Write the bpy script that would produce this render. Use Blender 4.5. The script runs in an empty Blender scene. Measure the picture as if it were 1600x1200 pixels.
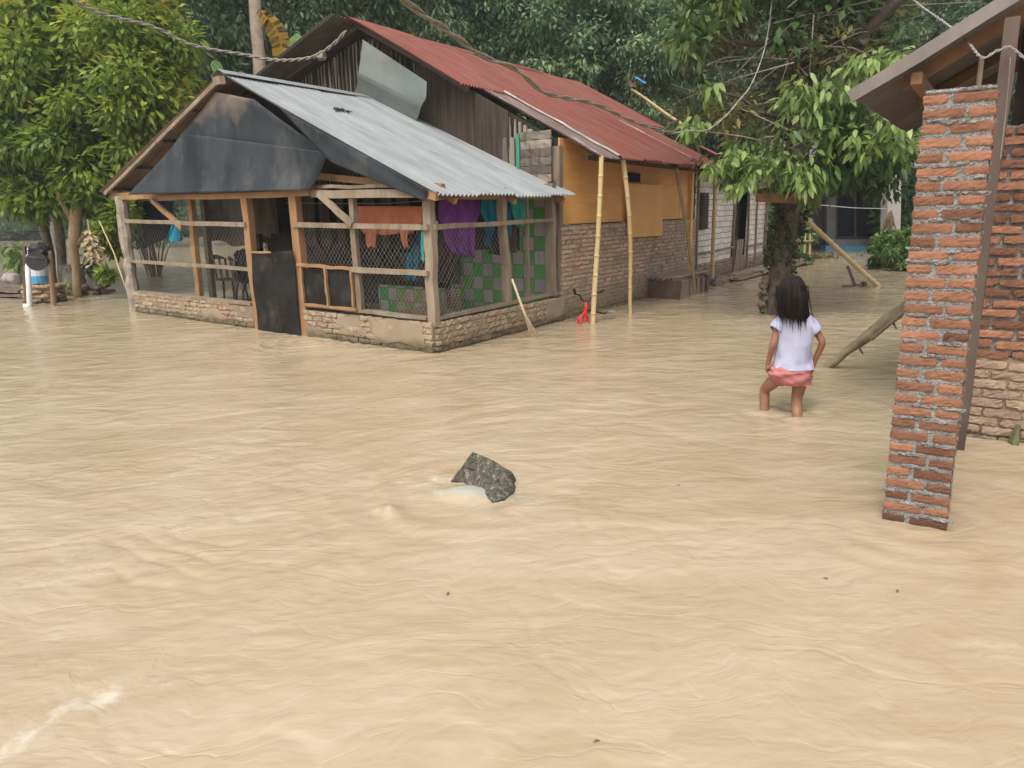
import bpy, bmesh, math, random
import numpy as np
from mathutils import Vector, Matrix
random.seed(7); RNG=np.random.default_rng(11)
SC=bpy.context.scene; COL=SC.collection
# ------------------------------------------------ camera
CF=1150.0; PITCH=math.atan(265/1150); ROLL=math.radians(1.25); CH=1.5
_f=np.array([0,math.cos(PITCH),-math.sin(PITCH)]); _r=np.array([1.0,0,0]); _u=np.cross(_r,_f)
_c,_s=math.cos(ROLL),math.sin(ROLL)
_r,_u=_c*_r-_s*_u,_s*_r+_c*_u
cd=bpy.data.cameras.new('camera'); cam=bpy.data.objects.new('camera',cd); COL.objects.link(cam)
cd.sensor_fit='HORIZONTAL'; cd.sensor_width=36; cd.lens=CF/1600*36; cd.clip_end=2000; cd.clip_start=0.05
cam.matrix_world=Matrix(((_r[0],_u[0],-_f[0],0),(_r[1],_u[1],-_f[1],0),(_r[2],_u[2],-_f[2],CH),(0,0,0,1)))
SC.camera=cam
# ------------------------------------------------ world, sun, exposure
SUN_EL,SUN_AZ=math.radians(58),math.radians(205)      # azimuth measured from +Y towards +X
w=bpy.data.worlds.new('World'); SC.world=w; w.use_nodes=True
nt=w.node_tree; bg=nt.nodes['Background']
sky=nt.nodes.new('ShaderNodeTexSky'); sky.sky_type='NISHITA'; sky.sun_disc=False
sky.sun_elevation=SUN_EL; sky.sun_rotation=SUN_AZ; sky.air_density=1.0; sky.dust_density=4.0; sky.ozone_density=1.0
hs=nt.nodes.new('ShaderNodeHueSaturation'); hs.inputs['Saturation'].default_value=0.22; hs.inputs['Value'].default_value=1.7
nt.links.new(sky.outputs[0],hs.inputs['Color']); nt.links.new(hs.outputs[0],bg.inputs['Color'])
bg.inputs['Strength'].default_value=0.15
sd=bpy.data.lights.new('sun','SUN'); sd.energy=1.0; sd.angle=math.radians(14); sd.color=(1,0.95,0.87)
so=bpy.data.objects.new('sun',sd); COL.objects.link(so)
_sv=Vector((math.sin(SUN_AZ)*math.cos(SUN_EL),math.cos(SUN_AZ)*math.cos(SUN_EL),math.sin(SUN_EL)))
so.rotation_euler=_sv.to_track_quat('Z','Y').to_euler(); so.location=_sv*50
SC.view_settings.view_transform='Standard'; SC.view_settings.look='None'; SC.view_settings.gamma=1
SC.view_settings.exposure=0.22
# ------------------------------------------------ where a pixel of the photograph lies in the place
O=np.array([0,0,CH])
def ray(x,y): return (x-800)/CF*_r-(y-600)/CF*_u+_f
def onz(x,y,z=0.0):
    d=ray(x,y); return O+d*((z-CH)/d[2])
def at(x,y,Y):
    d=ray(x,y); return O+d*(Y/d[1])
C0=np.array([-0.85,8.13,0]); AV=np.array([0.549443,0.835531,0]); BV=np.array([-0.774129,0.633028,0]); ZV=np.array([0,0,1.0])
def H(s,t,z): return C0+AV*s+BV*t+ZV*z            # the village house's own axes
ANG_A=math.atan2(AV[1],AV[0]); ANG_B=math.atan2(BV[1],BV[0])
# ------------------------------------------------ tagging
def tag(o,label,cat,group=None,kind=None):
    if label: o['label']=label
    if cat: o['category']=cat
    if group: o['group']=group
    if kind: o['kind']=kind
    return o
def thing(name,label,cat,base,group=None):
    o=bpy.data.objects.new(name,None); COL.objects.link(o); o.location=Vector([float(v) for v in base]); o.empty_display_size=.2
    return tag(o,label,cat,group)
def wloc(o):
    p=np.zeros(3)
    while o is not None: p=p+np.array(o.location); o=o.parent
    return p
def link_mesh(me,name,mat,parent=None,base=None,smooth=False):
    o=bpy.data.objects.new(name,me); COL.objects.link(o)
    if parent is not None: o.parent=parent
    elif base is not None: o.location=Vector([float(v) for v in base])
    if mat is not None and len(me.materials)==0: me.materials.append(mat)
    if smooth: me.polygons.foreach_set('use_smooth',[True]*len(me.polygons))
    return o
def nrm(v): v=np.array(v,float); return v/(np.linalg.norm(v)+1e-12)
# brick template: surface grid of a box, verts in [-1,1]^3
def _template(nx,ny,nz):
    idx={};vs=[];fs=[]
    def g(i,j,k):
        if (i,j,k) not in idx:
            idx[(i,j,k)]=len(vs); vs.append((2*i/nx-1,2*j/ny-1,2*k/nz-1))
        return idx[(i,j,k)]
    for i in range(nx):
        for j in range(ny):
            fs.append((g(i,j,0),g(i,j+1,0),g(i+1,j+1,0),g(i+1,j,0))); fs.append((g(i,j,nz),g(i+1,j,nz),g(i+1,j+1,nz),g(i,j+1,nz)))
    for i in range(nx):
        for k in range(nz):
            fs.append((g(i,0,k),g(i+1,0,k),g(i+1,0,k+1),g(i,0,k+1))); fs.append((g(i,ny,k),g(i,ny,k+1),g(i+1,ny,k+1),g(i+1,ny,k)))
    for j in range(ny):
        for k in range(nz):
            fs.append((g(0,j,k),g(0,j,k+1),g(0,j+1,k+1),g(0,j+1,k))); fs.append((g(nx,j,k),g(nx,j+1,k),g(nx,j+1,k+1),g(nx,j,k+1)))
    return np.array(vs),fs
TPL={}
class MB:
    def __init__(s): s.v=[];s.f=[];s.t=[]
    def add(s,vs,fs,tint=.5):
        n=len(s.v); s.v.extend([tuple(map(float,p)) for p in vs])
        for q in fs: s.f.append(tuple(n+i for i in q)); s.t.append(tint)
        return s
    def box(s,c,ax,ay,az,tint=.5,jit=0.0):
        c,ax,ay,az=map(lambda q:np.array(q,float),(c,ax,ay,az))
        vs=[c+i*ax+j*ay+k*az for i in(-1,1) for j in(-1,1) for k in(-1,1)]
        if jit: vs=[v+RNG.normal(0,jit,3) for v in vs]
        return s.add(vs,[(0,1,3,2),(4,6,7,5),(0,4,5,1),(2,3,7,6),(0,2,6,4),(1,5,7,3)],tint)
    def rough(s,c,ax,ay,az,seg=(4,2,2),jit=.003,rnd=.12,tint=.5):
        if seg not in TPL: TPL[seg]=_template(*seg)
        T,fs=TPL[seg]
        ext=(np.abs(T)>.99).sum(1)
        sh=1-rnd*(np.maximum(ext-1,0)*.5)[:,None]*np.array([[np.linalg.norm(az)/max(np.linalg.norm(ax),1e-6)*1.0,1,1]])
        q=T*sh
        vs=np.array(c)+q[:,:1]*np.array(ax)+q[:,1:2]*np.array(ay)+q[:,2:]*np.array(az)+RNG.normal(0,jit,(len(T),3))
        return s.add(vs,fs,tint)
    def beam(s,p,q,w,h=None,up=(0,0,1),tint=.5,jit=.0,seg=1):
        p=np.array(p,float);q=np.array(q,float);h=h or w; d=nrm(q-p); sx=nrm(np.cross(d,up)) if abs(np.dot(d,nrm(up)))<.99 else nrm(np.cross(d,(1,0,0))); sz=np.cross(sx,d)
        n=seg; rings=[]
        for i in range(n+1):
            c=p+(q-p)*i/n+(RNG.normal(0,jit,3) if 0<i<n else 0)
            rings.append([c+a*sx*w/2+b*sz*h/2+RNG.normal(0,jit*.5,3) for a,b in((-1,-1),(1,-1),(1,1),(-1,1))])
        vs=[v for r in rings for v in r]; fs=[]
        for i in range(n):
            for k in range(4): fs.append((4*i+k,4*i+(k+1)%4,4*i+4+(k+1)%4,4*i+4+k))
        fs+= [(3,2,1,0),tuple(4*n+k for k in range(4))]
        return s.add(vs,fs,tint)
    def tube(s,pts,rad,n=8,tint=.5,jit=0.0,cap=True,sq=None):
        pts=[np.array(p,float) for p in pts]; m=len(pts)
        if not hasattr(rad,'__len__'): rad=[rad]*m
        ref=None; vs=[];fs=[]
        for i in range(m):
            d=nrm(pts[min(i+1,m-1)]-pts[max(i-1,0)])
            if ref is None:
                a=np.array([0,0,1.]) if abs(d[2])<.9 else np.array([1.,0,0]); ref=nrm(np.cross(d,a))
            ref=nrm(ref-d*np.dot(ref,d)); o=np.cross(d,ref)
            for k in range(n):
                th=2*math.pi*k/n; rr=rad[i]*(1+random.gauss(0,jit) if jit else 1)
                vs.append(pts[i]+ref*math.cos(th)*rr*(sq[0] if sq else 1)+o*math.sin(th)*rr*(sq[1] if sq else 1))
        for i in range(m-1):
            for k in range(n): fs.append((i*n+k,i*n+(k+1)%n,(i+1)*n+(k+1)%n,(i+1)*n+k))
        if cap: fs.append(tuple(range(n-1,-1,-1))); fs.append(tuple((m-1)*n+k for k in range(n)))
        return s.add(vs,fs,tint)
    def grid(s,fn,nu,nv,tint=.5,closed=False):
        vs=[fn(i/nu,j/nv) for i in range(nu+1) for j in range(nv+1)]; fs=[]
        for i in range(nu):
            for j in range(nv): fs.append((i*(nv+1)+j,(i+1)*(nv+1)+j,(i+1)*(nv+1)+j+1,i*(nv+1)+j+1))
        return s.add(vs,fs,tint)
    def slab(s,fn,nu,nv,th,tint=.5):      # a sheet with thickness th (vector or function)
        th=np.array(th,float); W=nv+1
        a=[np.array(fn(i/nu,j/nv),float) for i in range(nu+1) for j in range(nv+1)]; b=[p+th for p in a]; K=len(a); fs=[]
        for i in range(nu):
            for j in range(nv):
                q=(i*W+j,(i+1)*W+j,(i+1)*W+j+1,i*W+j+1); fs.append(q); fs.append(tuple(K+x for x in q[::-1]))
        for i in range(nu):
            for j in (0,nv):
                p0,p1=i*W+j,(i+1)*W+j; fs.append((p0,K+p0,K+p1,p1) if j==0 else (p1,K+p1,K+p0,p0))
        for j in range(nv):
            for i in (0,nu):
                p0,p1=i*W+j,i*W+j+1; fs.append((p1,K+p1,K+p0,p0) if i==0 else (p0,K+p0,K+p1,p1))
        return s.add(a+b,fs,tint)
    def prism(s,poly,th,tint=.5):        # planar polygon given as 3d points, extruded by vector th
        n=len(poly); a=[np.array(p,float) for p in poly]; b=[p+np.array(th) for p in a]
        fs=[tuple(range(n)),tuple(range(2*n-1,n-1,-1))]+[(i,n+i,n+(i+1)%n,(i+1)%n) for i in range(n)]
        return s.add(a+b,fs,tint)
    def loft(s,rings,n=20,tint=.5,cap=True,wob=None):   # rings: (centre, ux*rx, uy*ry)
        vs=[];fs=[];m=len(rings)
        for i,(c,ux,uy) in enumerate(rings):
            for k in range(n):
                th=2*math.pi*k/n; g=1+(wob(i/(m-1),th) if wob else 0)
                vs.append(np.array(c)+np.array(ux)*math.cos(th)*g+np.array(uy)*math.sin(th)*g)
        for i in range(m-1):
            for k in range(n): fs.append((i*n+k,i*n+(k+1)%n,(i+1)*n+(k+1)%n,(i+1)*n+k))
        if cap: fs.append(tuple(range(n-1,-1,-1))); fs.append(tuple((m-1)*n+k for k in range(n)))
        return s.add(vs,fs,tint)
    def build(s,name,mat,parent=None,base=None,smooth=False,label=None,fix=True):
        off=wloc(parent) if parent is not None else (np.array(base,float) if base is not None else np.zeros(3))
        me=bpy.data.meshes.new(name); me.from_pydata([tuple(np.array(v)-off) for v in s.v],[],s.f)
        at_=me.attributes.new('tint','FLOAT','FACE'); at_.data.foreach_set('value',np.array(s.t,dtype=np.float32))
        if fix:
            bm=bmesh.new(); bm.from_mesh(me); bmesh.ops.recalc_face_normals(bm,faces=bm.faces); bm.to_mesh(me); bm.free()
        o=link_mesh(me,name,mat,parent,base,smooth)
        if label: o['label']=label
        return o
# ------------------------------------------------ materials
def RGB(r,g,b): return (r,g,b,1)
MATS={}
def M(name,c1,c2,scale=4,detail=6,rough=.85,bump=.25,bscale=30,stretch=(1,1,1),rot=0,tint=0.0,ctint=None,c3=None,c3scale=8,c3lo=.55,c3hi=.68,metal=0,spec=.3,
      top=None,topz=(0,1),damp=None,dampz=(0.02,0.12),trans=0,coat=0,brick=None):
    m=bpy.data.materials.new(name); m.use_nodes=True; nt=m.node_tree; N=nt.nodes; L=nt.links; P=N['Principled BSDF']
    tc=N.new('ShaderNodeTexCoord'); mp=N.new('ShaderNodeMapping'); mp.inputs['Rotation'].default_value=(0,0,-rot)
    L.new(tc.outputs['Object'],mp.inputs[0]); mp2=N.new('ShaderNodeMapping'); mp2.inputs['Scale'].default_value=stretch; L.new(mp.outputs[0],mp2.inputs[0])
    n1=N.new('ShaderNodeTexNoise'); n1.inputs['Scale'].default_value=scale; n1.inputs['Detail'].default_value=detail; n1.inputs['Roughness'].default_value=.62; L.new(mp2.outputs[0],n1.inputs['Vector'])
    cr=N.new('ShaderNodeMapRange'); cr.inputs[1].default_value=.32; cr.inputs[2].default_value=.68; L.new(n1.outputs[0],cr.inputs[0])
    mx=N.new('ShaderNodeMix'); mx.data_type='RGBA'; mx.inputs[6].default_value=RGB(*c1); mx.inputs[7].default_value=RGB(*c2); L.new(cr.outputs[0],mx.inputs[0]); col=mx.outputs[2]
    if tint:
        a=N.new('ShaderNodeAttribute'); a.attribute_name='tint'
        if ctint is not None:
            mt=N.new('ShaderNodeMix'); mt.data_type='RGBA'; k=N.new('ShaderNodeMath'); k.operation='MULTIPLY'; k.inputs[1].default_value=tint
            L.new(a.outputs['Fac'],k.inputs[0]); L.new(k.outputs[0],mt.inputs[0]); L.new(col,mt.inputs[6]); mt.inputs[7].default_value=RGB(*ctint); col=mt.outputs[2]
        else:
            h=N.new('ShaderNodeHueSaturation'); r=N.new('ShaderNodeMapRange'); r.inputs[3].default_value=1-tint; r.inputs[4].default_value=1+tint
            L.new(a.outputs['Fac'],r.inputs[0]); L.new(r.outputs[0],h.inputs['Value']); L.new(col,h.inputs['Color']); col=h.outputs[0]
    if c3 is not None:
        n3=N.new('ShaderNodeTexNoise'); n3.inputs['Scale'].default_value=c3scale; n3.inputs['Detail'].default_value=5; n3.inputs['Roughness'].default_value=.7; L.new(mp2.outputs[0],n3.inputs['Vector'])
        r3=N.new('ShaderNodeMapRange'); r3.inputs[1].default_value=c3lo; r3.inputs[2].default_value=c3hi; L.new(n3.outputs[0],r3.inputs[0])
        m3=N.new('ShaderNodeMix'); m3.data_type='RGBA'; L.new(r3.outputs[0],m3.inputs[0]); L.new(col,m3.inputs[6]); m3.inputs[7].default_value=RGB(*c3); col=m3.outputs[2]
    if top is not None:        # sooty, rusted upper part of a sheet
        g=N.new('ShaderNodeNewGeometry'); sp=N.new('ShaderNodeSeparateXYZ'); L.new(g.outputs['Position'],sp.inputs[0]); nz=N.new('ShaderNodeTexNoise'); nz.inputs['Scale'].default_value=2.2; nz.inputs['Detail'].default_value=6; L.new(g.outputs['Position'],nz.inputs['Vector'])
        ad=N.new('ShaderNodeMath'); ad.operation='MULTIPLY_ADD'; ad.inputs[1].default_value=.7; L.new(nz.outputs[0],ad.inputs[0]); L.new(sp.outputs['Z'],ad.inputs[2]); rz=N.new('ShaderNodeMapRange'); rz.inputs[1].default_value=topz[0]+.35; rz.inputs[2].default_value=topz[1]+.35; L.new(ad.outputs[0],rz.inputs[0])
        md=N.new('ShaderNodeMix'); md.data_type='RGBA'; L.new(rz.outputs[0],md.inputs[0]); L.new(col,md.inputs[6]); md.inputs[7].default_value=RGB(*top); col=md.outputs[2]
    if damp is not None:       # silt and moss stain left by the water
        g=N.new('ShaderNodeNewGeometry'); sp=N.new('ShaderNodeSeparateXYZ'); L.new(g.outputs['Position'],sp.inputs[0])
        nz=N.new('ShaderNodeTexNoise'); nz.inputs['Scale'].default_value=6; nz.inputs['Detail'].default_value=4; L.new(g.outputs['Position'],nz.inputs['Vector'])
        ad=N.new('ShaderNodeMath'); ad.operation='MULTIPLY_ADD'; ad.inputs[1].default_value=-.16; L.new(nz.outputs[0],ad.inputs[0]); L.new(sp.outputs['Z'],ad.inputs[2])
        rz=N.new('ShaderNodeMapRange'); rz.inputs[1].default_value=dampz[0]-.08; rz.inputs[2].default_value=dampz[1]-.08; rz.inputs[3].default_value=.92; rz.inputs[4].default_value=0; L.new(ad.outputs[0],rz.inputs[0])
        md=N.new('ShaderNodeMix'); md.data_type='RGBA'; L.new(rz.outputs[0],md.inputs[0]); L.new(col,md.inputs[6]); md.inputs[7].default_value=RGB(*damp); col=md.outputs[2]
    L.new(col,P.inputs['Base Color'])
    P.inputs['Roughness'].default_value=rough; P.inputs['Metallic'].default_value=metal; P.inputs['Specular IOR Level'].default_value=spec
    if coat: P.inputs['Coat Weight'].default_value=coat
    if bump:
        nb=N.new('ShaderNodeTexNoise'); nb.inputs['Scale'].default_value=bscale; nb.inputs['Detail'].default_value=5; L.new(mp2.outputs[0],nb.inputs['Vector'])
        b=N.new('ShaderNodeBump'); b.inputs['Strength'].default_value=bump; b.inputs['Distance'].default_value=.01; L.new(nb.outputs[0],b.inputs['Height']); L.new(b.outputs[0],P.inputs['Normal'])
    MATS[name]=m; return m
def leafmat(name,ca,cb,cc,rough=.5,trans=.35,cy=None):
    m=bpy.data.materials.new(name); m.use_nodes=True; nt=m.node_tree; N=nt.nodes; L=nt.links; P=N['Principled BSDF']; out=N['Material Output']
    a=N.new('ShaderNodeAttribute'); a.attribute_name='tint'
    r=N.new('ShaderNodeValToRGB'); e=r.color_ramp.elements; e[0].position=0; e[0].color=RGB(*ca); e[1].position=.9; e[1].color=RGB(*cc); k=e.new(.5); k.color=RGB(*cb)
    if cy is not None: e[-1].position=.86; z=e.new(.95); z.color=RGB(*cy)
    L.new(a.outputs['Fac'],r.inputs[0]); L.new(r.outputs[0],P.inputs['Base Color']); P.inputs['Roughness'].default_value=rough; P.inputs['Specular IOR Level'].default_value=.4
    t=N.new('ShaderNodeBsdfTranslucent'); L.new(r.outputs[0],t.inputs['Color']); mx=N.new('ShaderNodeMixShader'); mx.inputs[0].default_value=trans
    L.new(P.outputs[0],mx.inputs[1]); L.new(t.outputs[0],mx.inputs[2]); L.new(mx.outputs[0],out.inputs['Surface'])
    return m
SILT=(.30,.22,.14)
wood=M('raw timber',(.25,.135,.06),(.36,.21,.10),3,6,.8,.3,25,stretch=(1,1,.25),c3=(.2,.13,.08),c3lo=.58,c3hi=.75)
woodg=M('weathered timber',(.18,.135,.09),(.30,.235,.165),5,6,.9,.4,30,stretch=(1,1,.2),c3=(.12,.1,.08),c3lo=.55,c3hi=.75)
woodd=M('dark timber',(.07,.045,.03),(.13,.09,.06),5,6,.85,.3,30,c3=(.2,.15,.1),c3lo=.6,c3hi=.75)
bamboo=M('dry bamboo',(.46,.33,.15),(.60,.46,.25),3,5,.55,.15,40,stretch=(1,1,.3),tint=1,ctint=(.22,.15,.08),spec=.4)
woodr=M('old brown rafter timber',(.16,.085,.045),(.26,.14,.075),3,6,.85,.3,25,c3=(.12,.08,.05),c3lo=.58,c3hi=.75)
bark=M('bark',(.10,.075,.05),(.2,.16,.11),9,7,.95,1,40,c3=(.07,.09,.03),c3lo=.5,c3hi=.66)
barkg=M('pale bark',(.20,.17,.13),(.38,.32,.26),7,7,.95,.6,40,c3=(.10,.09,.06),c3lo=.56,c3hi=.7)
brickn=M('red brick',(.175,.078,.046),(.275,.128,.074),9,8,.92,.5,70,tint=.42,c3=(.25,.18,.13),c3scale=5,c3lo=.60,c3hi=.85,damp=(.085,.045,.03),dampz=(.02,.10))
brickm=M('silt stained brick',(.27,.20,.13),(.37,.28,.19),6,7,.95,.6,60,tint=.16,c3=(.34,.19,.12),c3scale=3,c3lo=.55,c3hi=.7,damp=(.09,.075,.04),dampz=(.03,.14))
brickh=M('old red brick',(.40,.24,.17),(.50,.36,.26),5,7,.95,.6,60,tint=.22,c3=(.36,.28,.21),c3scale=2.5,c3lo=.46,c3hi=.62,damp=(.17,.13,.08),dampz=(.05,.5))
mortar=M('grey cement mortar',(.17,.16,.145),(.29,.275,.25),16,8,.95,1,60,c3=(.11,.10,.09),c3scale=20,c3lo=.56,c3hi=.72)
mortarm=M('silt covered mortar',(.20,.145,.095),(.29,.22,.145),8,7,.95,.8,60,damp=(.08,.065,.035),dampz=(.03,.14))
plaster=M('cracked plaster',(.25,.19,.125),(.33,.26,.18),3,7,.95,.4,40,damp=(.11,.09,.045),dampz=(.04,.15))
galv=M('galvanised sheet',(.185,.195,.195),(.275,.285,.28),2.2,7,.6,.05,60,rot=ANG_B,stretch=(.25,2.2,1),c3=(.14,.15,.15),c3scale=2.5,c3lo=.56,c3hi=.8,metal=.1,spec=.35)
redroof=M('red painted sheet',(.15,.048,.036),(.23,.075,.057),1.6,8,.85,.05,60,rot=ANG_B,stretch=(.3,2.5,1),c3=(.19,.105,.085),c3scale=2.2,c3lo=.46,c3hi=.72,spec=.15)
oldsheet=M('old rusty sheet',(.11,.065,.055),(.21,.15,.13),3,7,.75,.05,60,rot=ANG_B,stretch=(.5,3,1),c3=(.40,.35,.33),c3scale=3,c3lo=.58,c3hi=.72)
undersheet=M('grey fibre sheet',(.11,.095,.08),(.17,.15,.13),3,6,.85,.1,50,c3=(.15,.12,.10),c3lo=.56,c3hi=.72)
brownsheet=M('rust brown sheet',(.12,.08,.05),(.20,.14,.095),3,6,.8,.1,50,rot=ANG_B,stretch=(.3,3,1),c3=(.10,.06,.04))
tarp=M('dark zinc sheet',(.012,.015,.018),(.042,.048,.054),1.4,9,.6,.5,5,stretch=(1,1,.6),c3=(.09,.09,.082),c3scale=2.2,c3lo=.5,c3hi=.8,spec=.2,top=(.19,.15,.11),topz=(2.84,3.12))
tarptop=M('sooty tan sheet',(.20,.155,.11),(.07,.062,.055),1.8,6,.7,.15,9)
greysheet=M('bare grey zinc sheet',(.17,.195,.175),(.25,.265,.24),1.4,6,.45,.1,6,c3=(.33,.27,.2),c3scale=1.6,c3lo=.55,c3hi=.8,metal=.2,spec=.5)
ply=M('orange plywood',(.58,.28,.085),(.68,.37,.13),2.5,6,.75,.1,40,rot=ANG_A,stretch=(.4,1,2.2),c3=(.50,.24,.09),c3lo=.55,c3hi=.8)
ply2=M('yellow plywood',(.64,.36,.12),(.70,.41,.15),2,5,.75,.1,40,rot=ANG_A,stretch=(2,1,.4))
blackp=M('black sheet',(.011,.010,.009),(.026,.023,.02),2.5,8,.7,.25,12,c3=(.075,.06,.045),c3scale=2.4,c3lo=.52,c3hi=.78,spec=.12)
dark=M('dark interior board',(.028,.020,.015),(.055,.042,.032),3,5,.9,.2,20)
inter=M('shade darkened bamboo panel',(.06,.042,.03),(.12,.088,.062),4,6,.9,.3,20,stretch=(3,3,.4))  # bamboo colour darkened to stand in for shade
cgrey=M('grey plastered wall',(.17,.16,.145),(.24,.225,.2),2,6,.9,.3,20,c3=(.12,.11,.10))
blue=M('blue painted plinth',(.06,.22,.36),(.10,.30,.44),4,5,.6,.1,20)
purpled=M('dark maroon door',(.05,.028,.035),(.07,.04,.045),3,4,.6,.1,20)
wire=M('galvanised wire',(.20,.18,.155),(.27,.245,.21),20,2,.5,0,spec=.5)
rope=M('old rope',(.21,.19,.15),(.30,.27,.22),30,5,.95,.5,120)
cable=M('grey twisted cable',(.16,.145,.115),(.24,.21,.165),14,5,.8,.4,90)
whitep=M('white pipe',(.62,.61,.58),(.72,.71,.68),8,4,.45,.05,30)
rust=M('rusty wire grid',(.17,.09,.05),(.24,.13,.07),20,4,.85,.2,60)
plasticb=M('brown plastic',(.055,.025,.02),(.075,.035,.028),6,3,.35,0,spec=.5)
redp=M('red paint',(.55,.02,.025),(.66,.035,.04),6,3,.35,0,spec=.5)
blackr=M('black rubber',(.02,.02,.02),(.035,.034,.033),10,3,.6,.1,60)
def cloth(name,a,b): return M(name,a,b,5,4,.95,.7,9,spec=.1)
cl_or=cloth('orange cloth',(.40,.13,.065),(.50,.18,.095)); cl_pu=cloth('purple cloth',(.13,.035,.19),(.2,.06,.27)); cl_tq=cloth('turquoise cloth',(.012,.17,.27),(.02,.25,.34))
cl_te=cloth('mint cloth',(.03,.32,.27),(.05,.42,.35)); cl_wh=cloth('grey white cloth',(.35,.38,.37),(.45,.48,.46)); cl_dk=cloth('black cloth',(.015,.015,.025),(.03,.03,.04)); cl_bl=cloth('blue cloth',(.02,.2,.3),(.03,.28,.4))
shirtm=M('pale lilac cotton',(.36,.36,.48),(.45,.45,.58),5,4,.9,1,11,spec=.15,c3=(.27,.24,.42),c3scale=7,c3lo=.66,c3hi=.8)
shortm=M('pink cotton',(.34,.11,.11),(.46,.185,.175),8,4,.9,1,16,spec=.15)
skin=M('skin',(.215,.098,.056),(.28,.135,.08),8,4,.5,.05,60,spec=.4)
hairm=M('black hair',(.010,.007,.006),(.026,.017,.013),30,4,.6,.6,90,spec=.16,stretch=(1,1,.15))
concrete=M('mossy old concrete block',(.035,.03,.022),(.13,.115,.085),22,10,.8,1,60,stretch=(1.6,1.6,.5),c3=(.27,.26,.18),c3scale=24,c3lo=.53,c3hi=.66)
jug=M('white plastic tank',(.55,.58,.60),(.62,.64,.66),6,3,.4,0)
jugb=M('blue band',(.05,.28,.5),(.08,.34,.58),6,3,.4,0)
thatch=M('dry leaves',(.3,.22,.13),(.42,.32,.2),9,5,.95,.3,40)
bonefol=M('dried brown plant',(.12,.07,.04),(.2,.13,.08),12,4,.9,.3,40)
# woven bamboo wall, white washed
def woven():
    m=M('white washed woven bamboo',(.66,.61,.54),(.80,.76,.68),3,6,.9,0); nt=m.node_tree; N=nt.nodes; L=nt.links; P=N['Principled BSDF']
    tc=N.new('ShaderNodeTexCoord'); mp=N.new('ShaderNodeMapping'); mp.inputs['Rotation'].default_value=(0,0,-ANG_A); L.new(tc.outputs['Object'],mp.inputs[0])
    sx=N.new('ShaderNodeSeparateXYZ'); cx=N.new('ShaderNodeCombineXYZ'); L.new(mp.outputs[0],sx.inputs[0]); L.new(sx.outputs['X'],cx.inputs[0]); L.new(sx.outputs['Z'],cx.inputs[1])
    nz=N.new('ShaderNodeTexNoise'); nz.inputs['Scale'].default_value=3; L.new(tc.outputs['Object'],nz.inputs['Vector']); ad=N.new('ShaderNodeMix'); ad.data_type='VECTOR'; ad.inputs[0].default_value=.06; L.new(cx.outputs[0],ad.inputs[4]); L.new(nz.outputs['Color'],ad.inputs[5])
    b=N.new('ShaderNodeTexBrick'); b.inputs['Scale'].default_value=3.2; b.inputs['Brick Width'].default_value=.55; b.inputs['Row Height'].default_value=.36; b.inputs['Mortar Size'].default_value=.03; b.inputs['Mortar Smooth'].default_value=.4
    b.inputs['Color1'].default_value=RGB(1,1,1); b.inputs['Color2'].default_value=RGB(.78,.76,.72); b.inputs['Mortar'].default_value=RGB(.28,.22,.17); L.new(ad.outputs[1],b.inputs['Vector'])
    mu=N.new('ShaderNodeMix'); mu.data_type='RGBA'; mu.blend_type='MULTIPLY'; mu.inputs[0].default_value=.85
    src=P.inputs['Base Color'].links[0].from_socket; L.new(src,mu.inputs[6]); L.new(b.outputs['Color'],mu.inputs[7]); L.new(mu.outputs[2],P.inputs['Base Color'])
    bp=N.new('ShaderNodeBump'); bp.inputs['Strength'].default_value=.6; bp.inputs['Distance'].default_value=.02; L.new(b.outputs['Color'],bp.inputs['Height']); L.new(bp.outputs[0],P.inputs['Normal']); return m
wovenm=woven()
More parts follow.
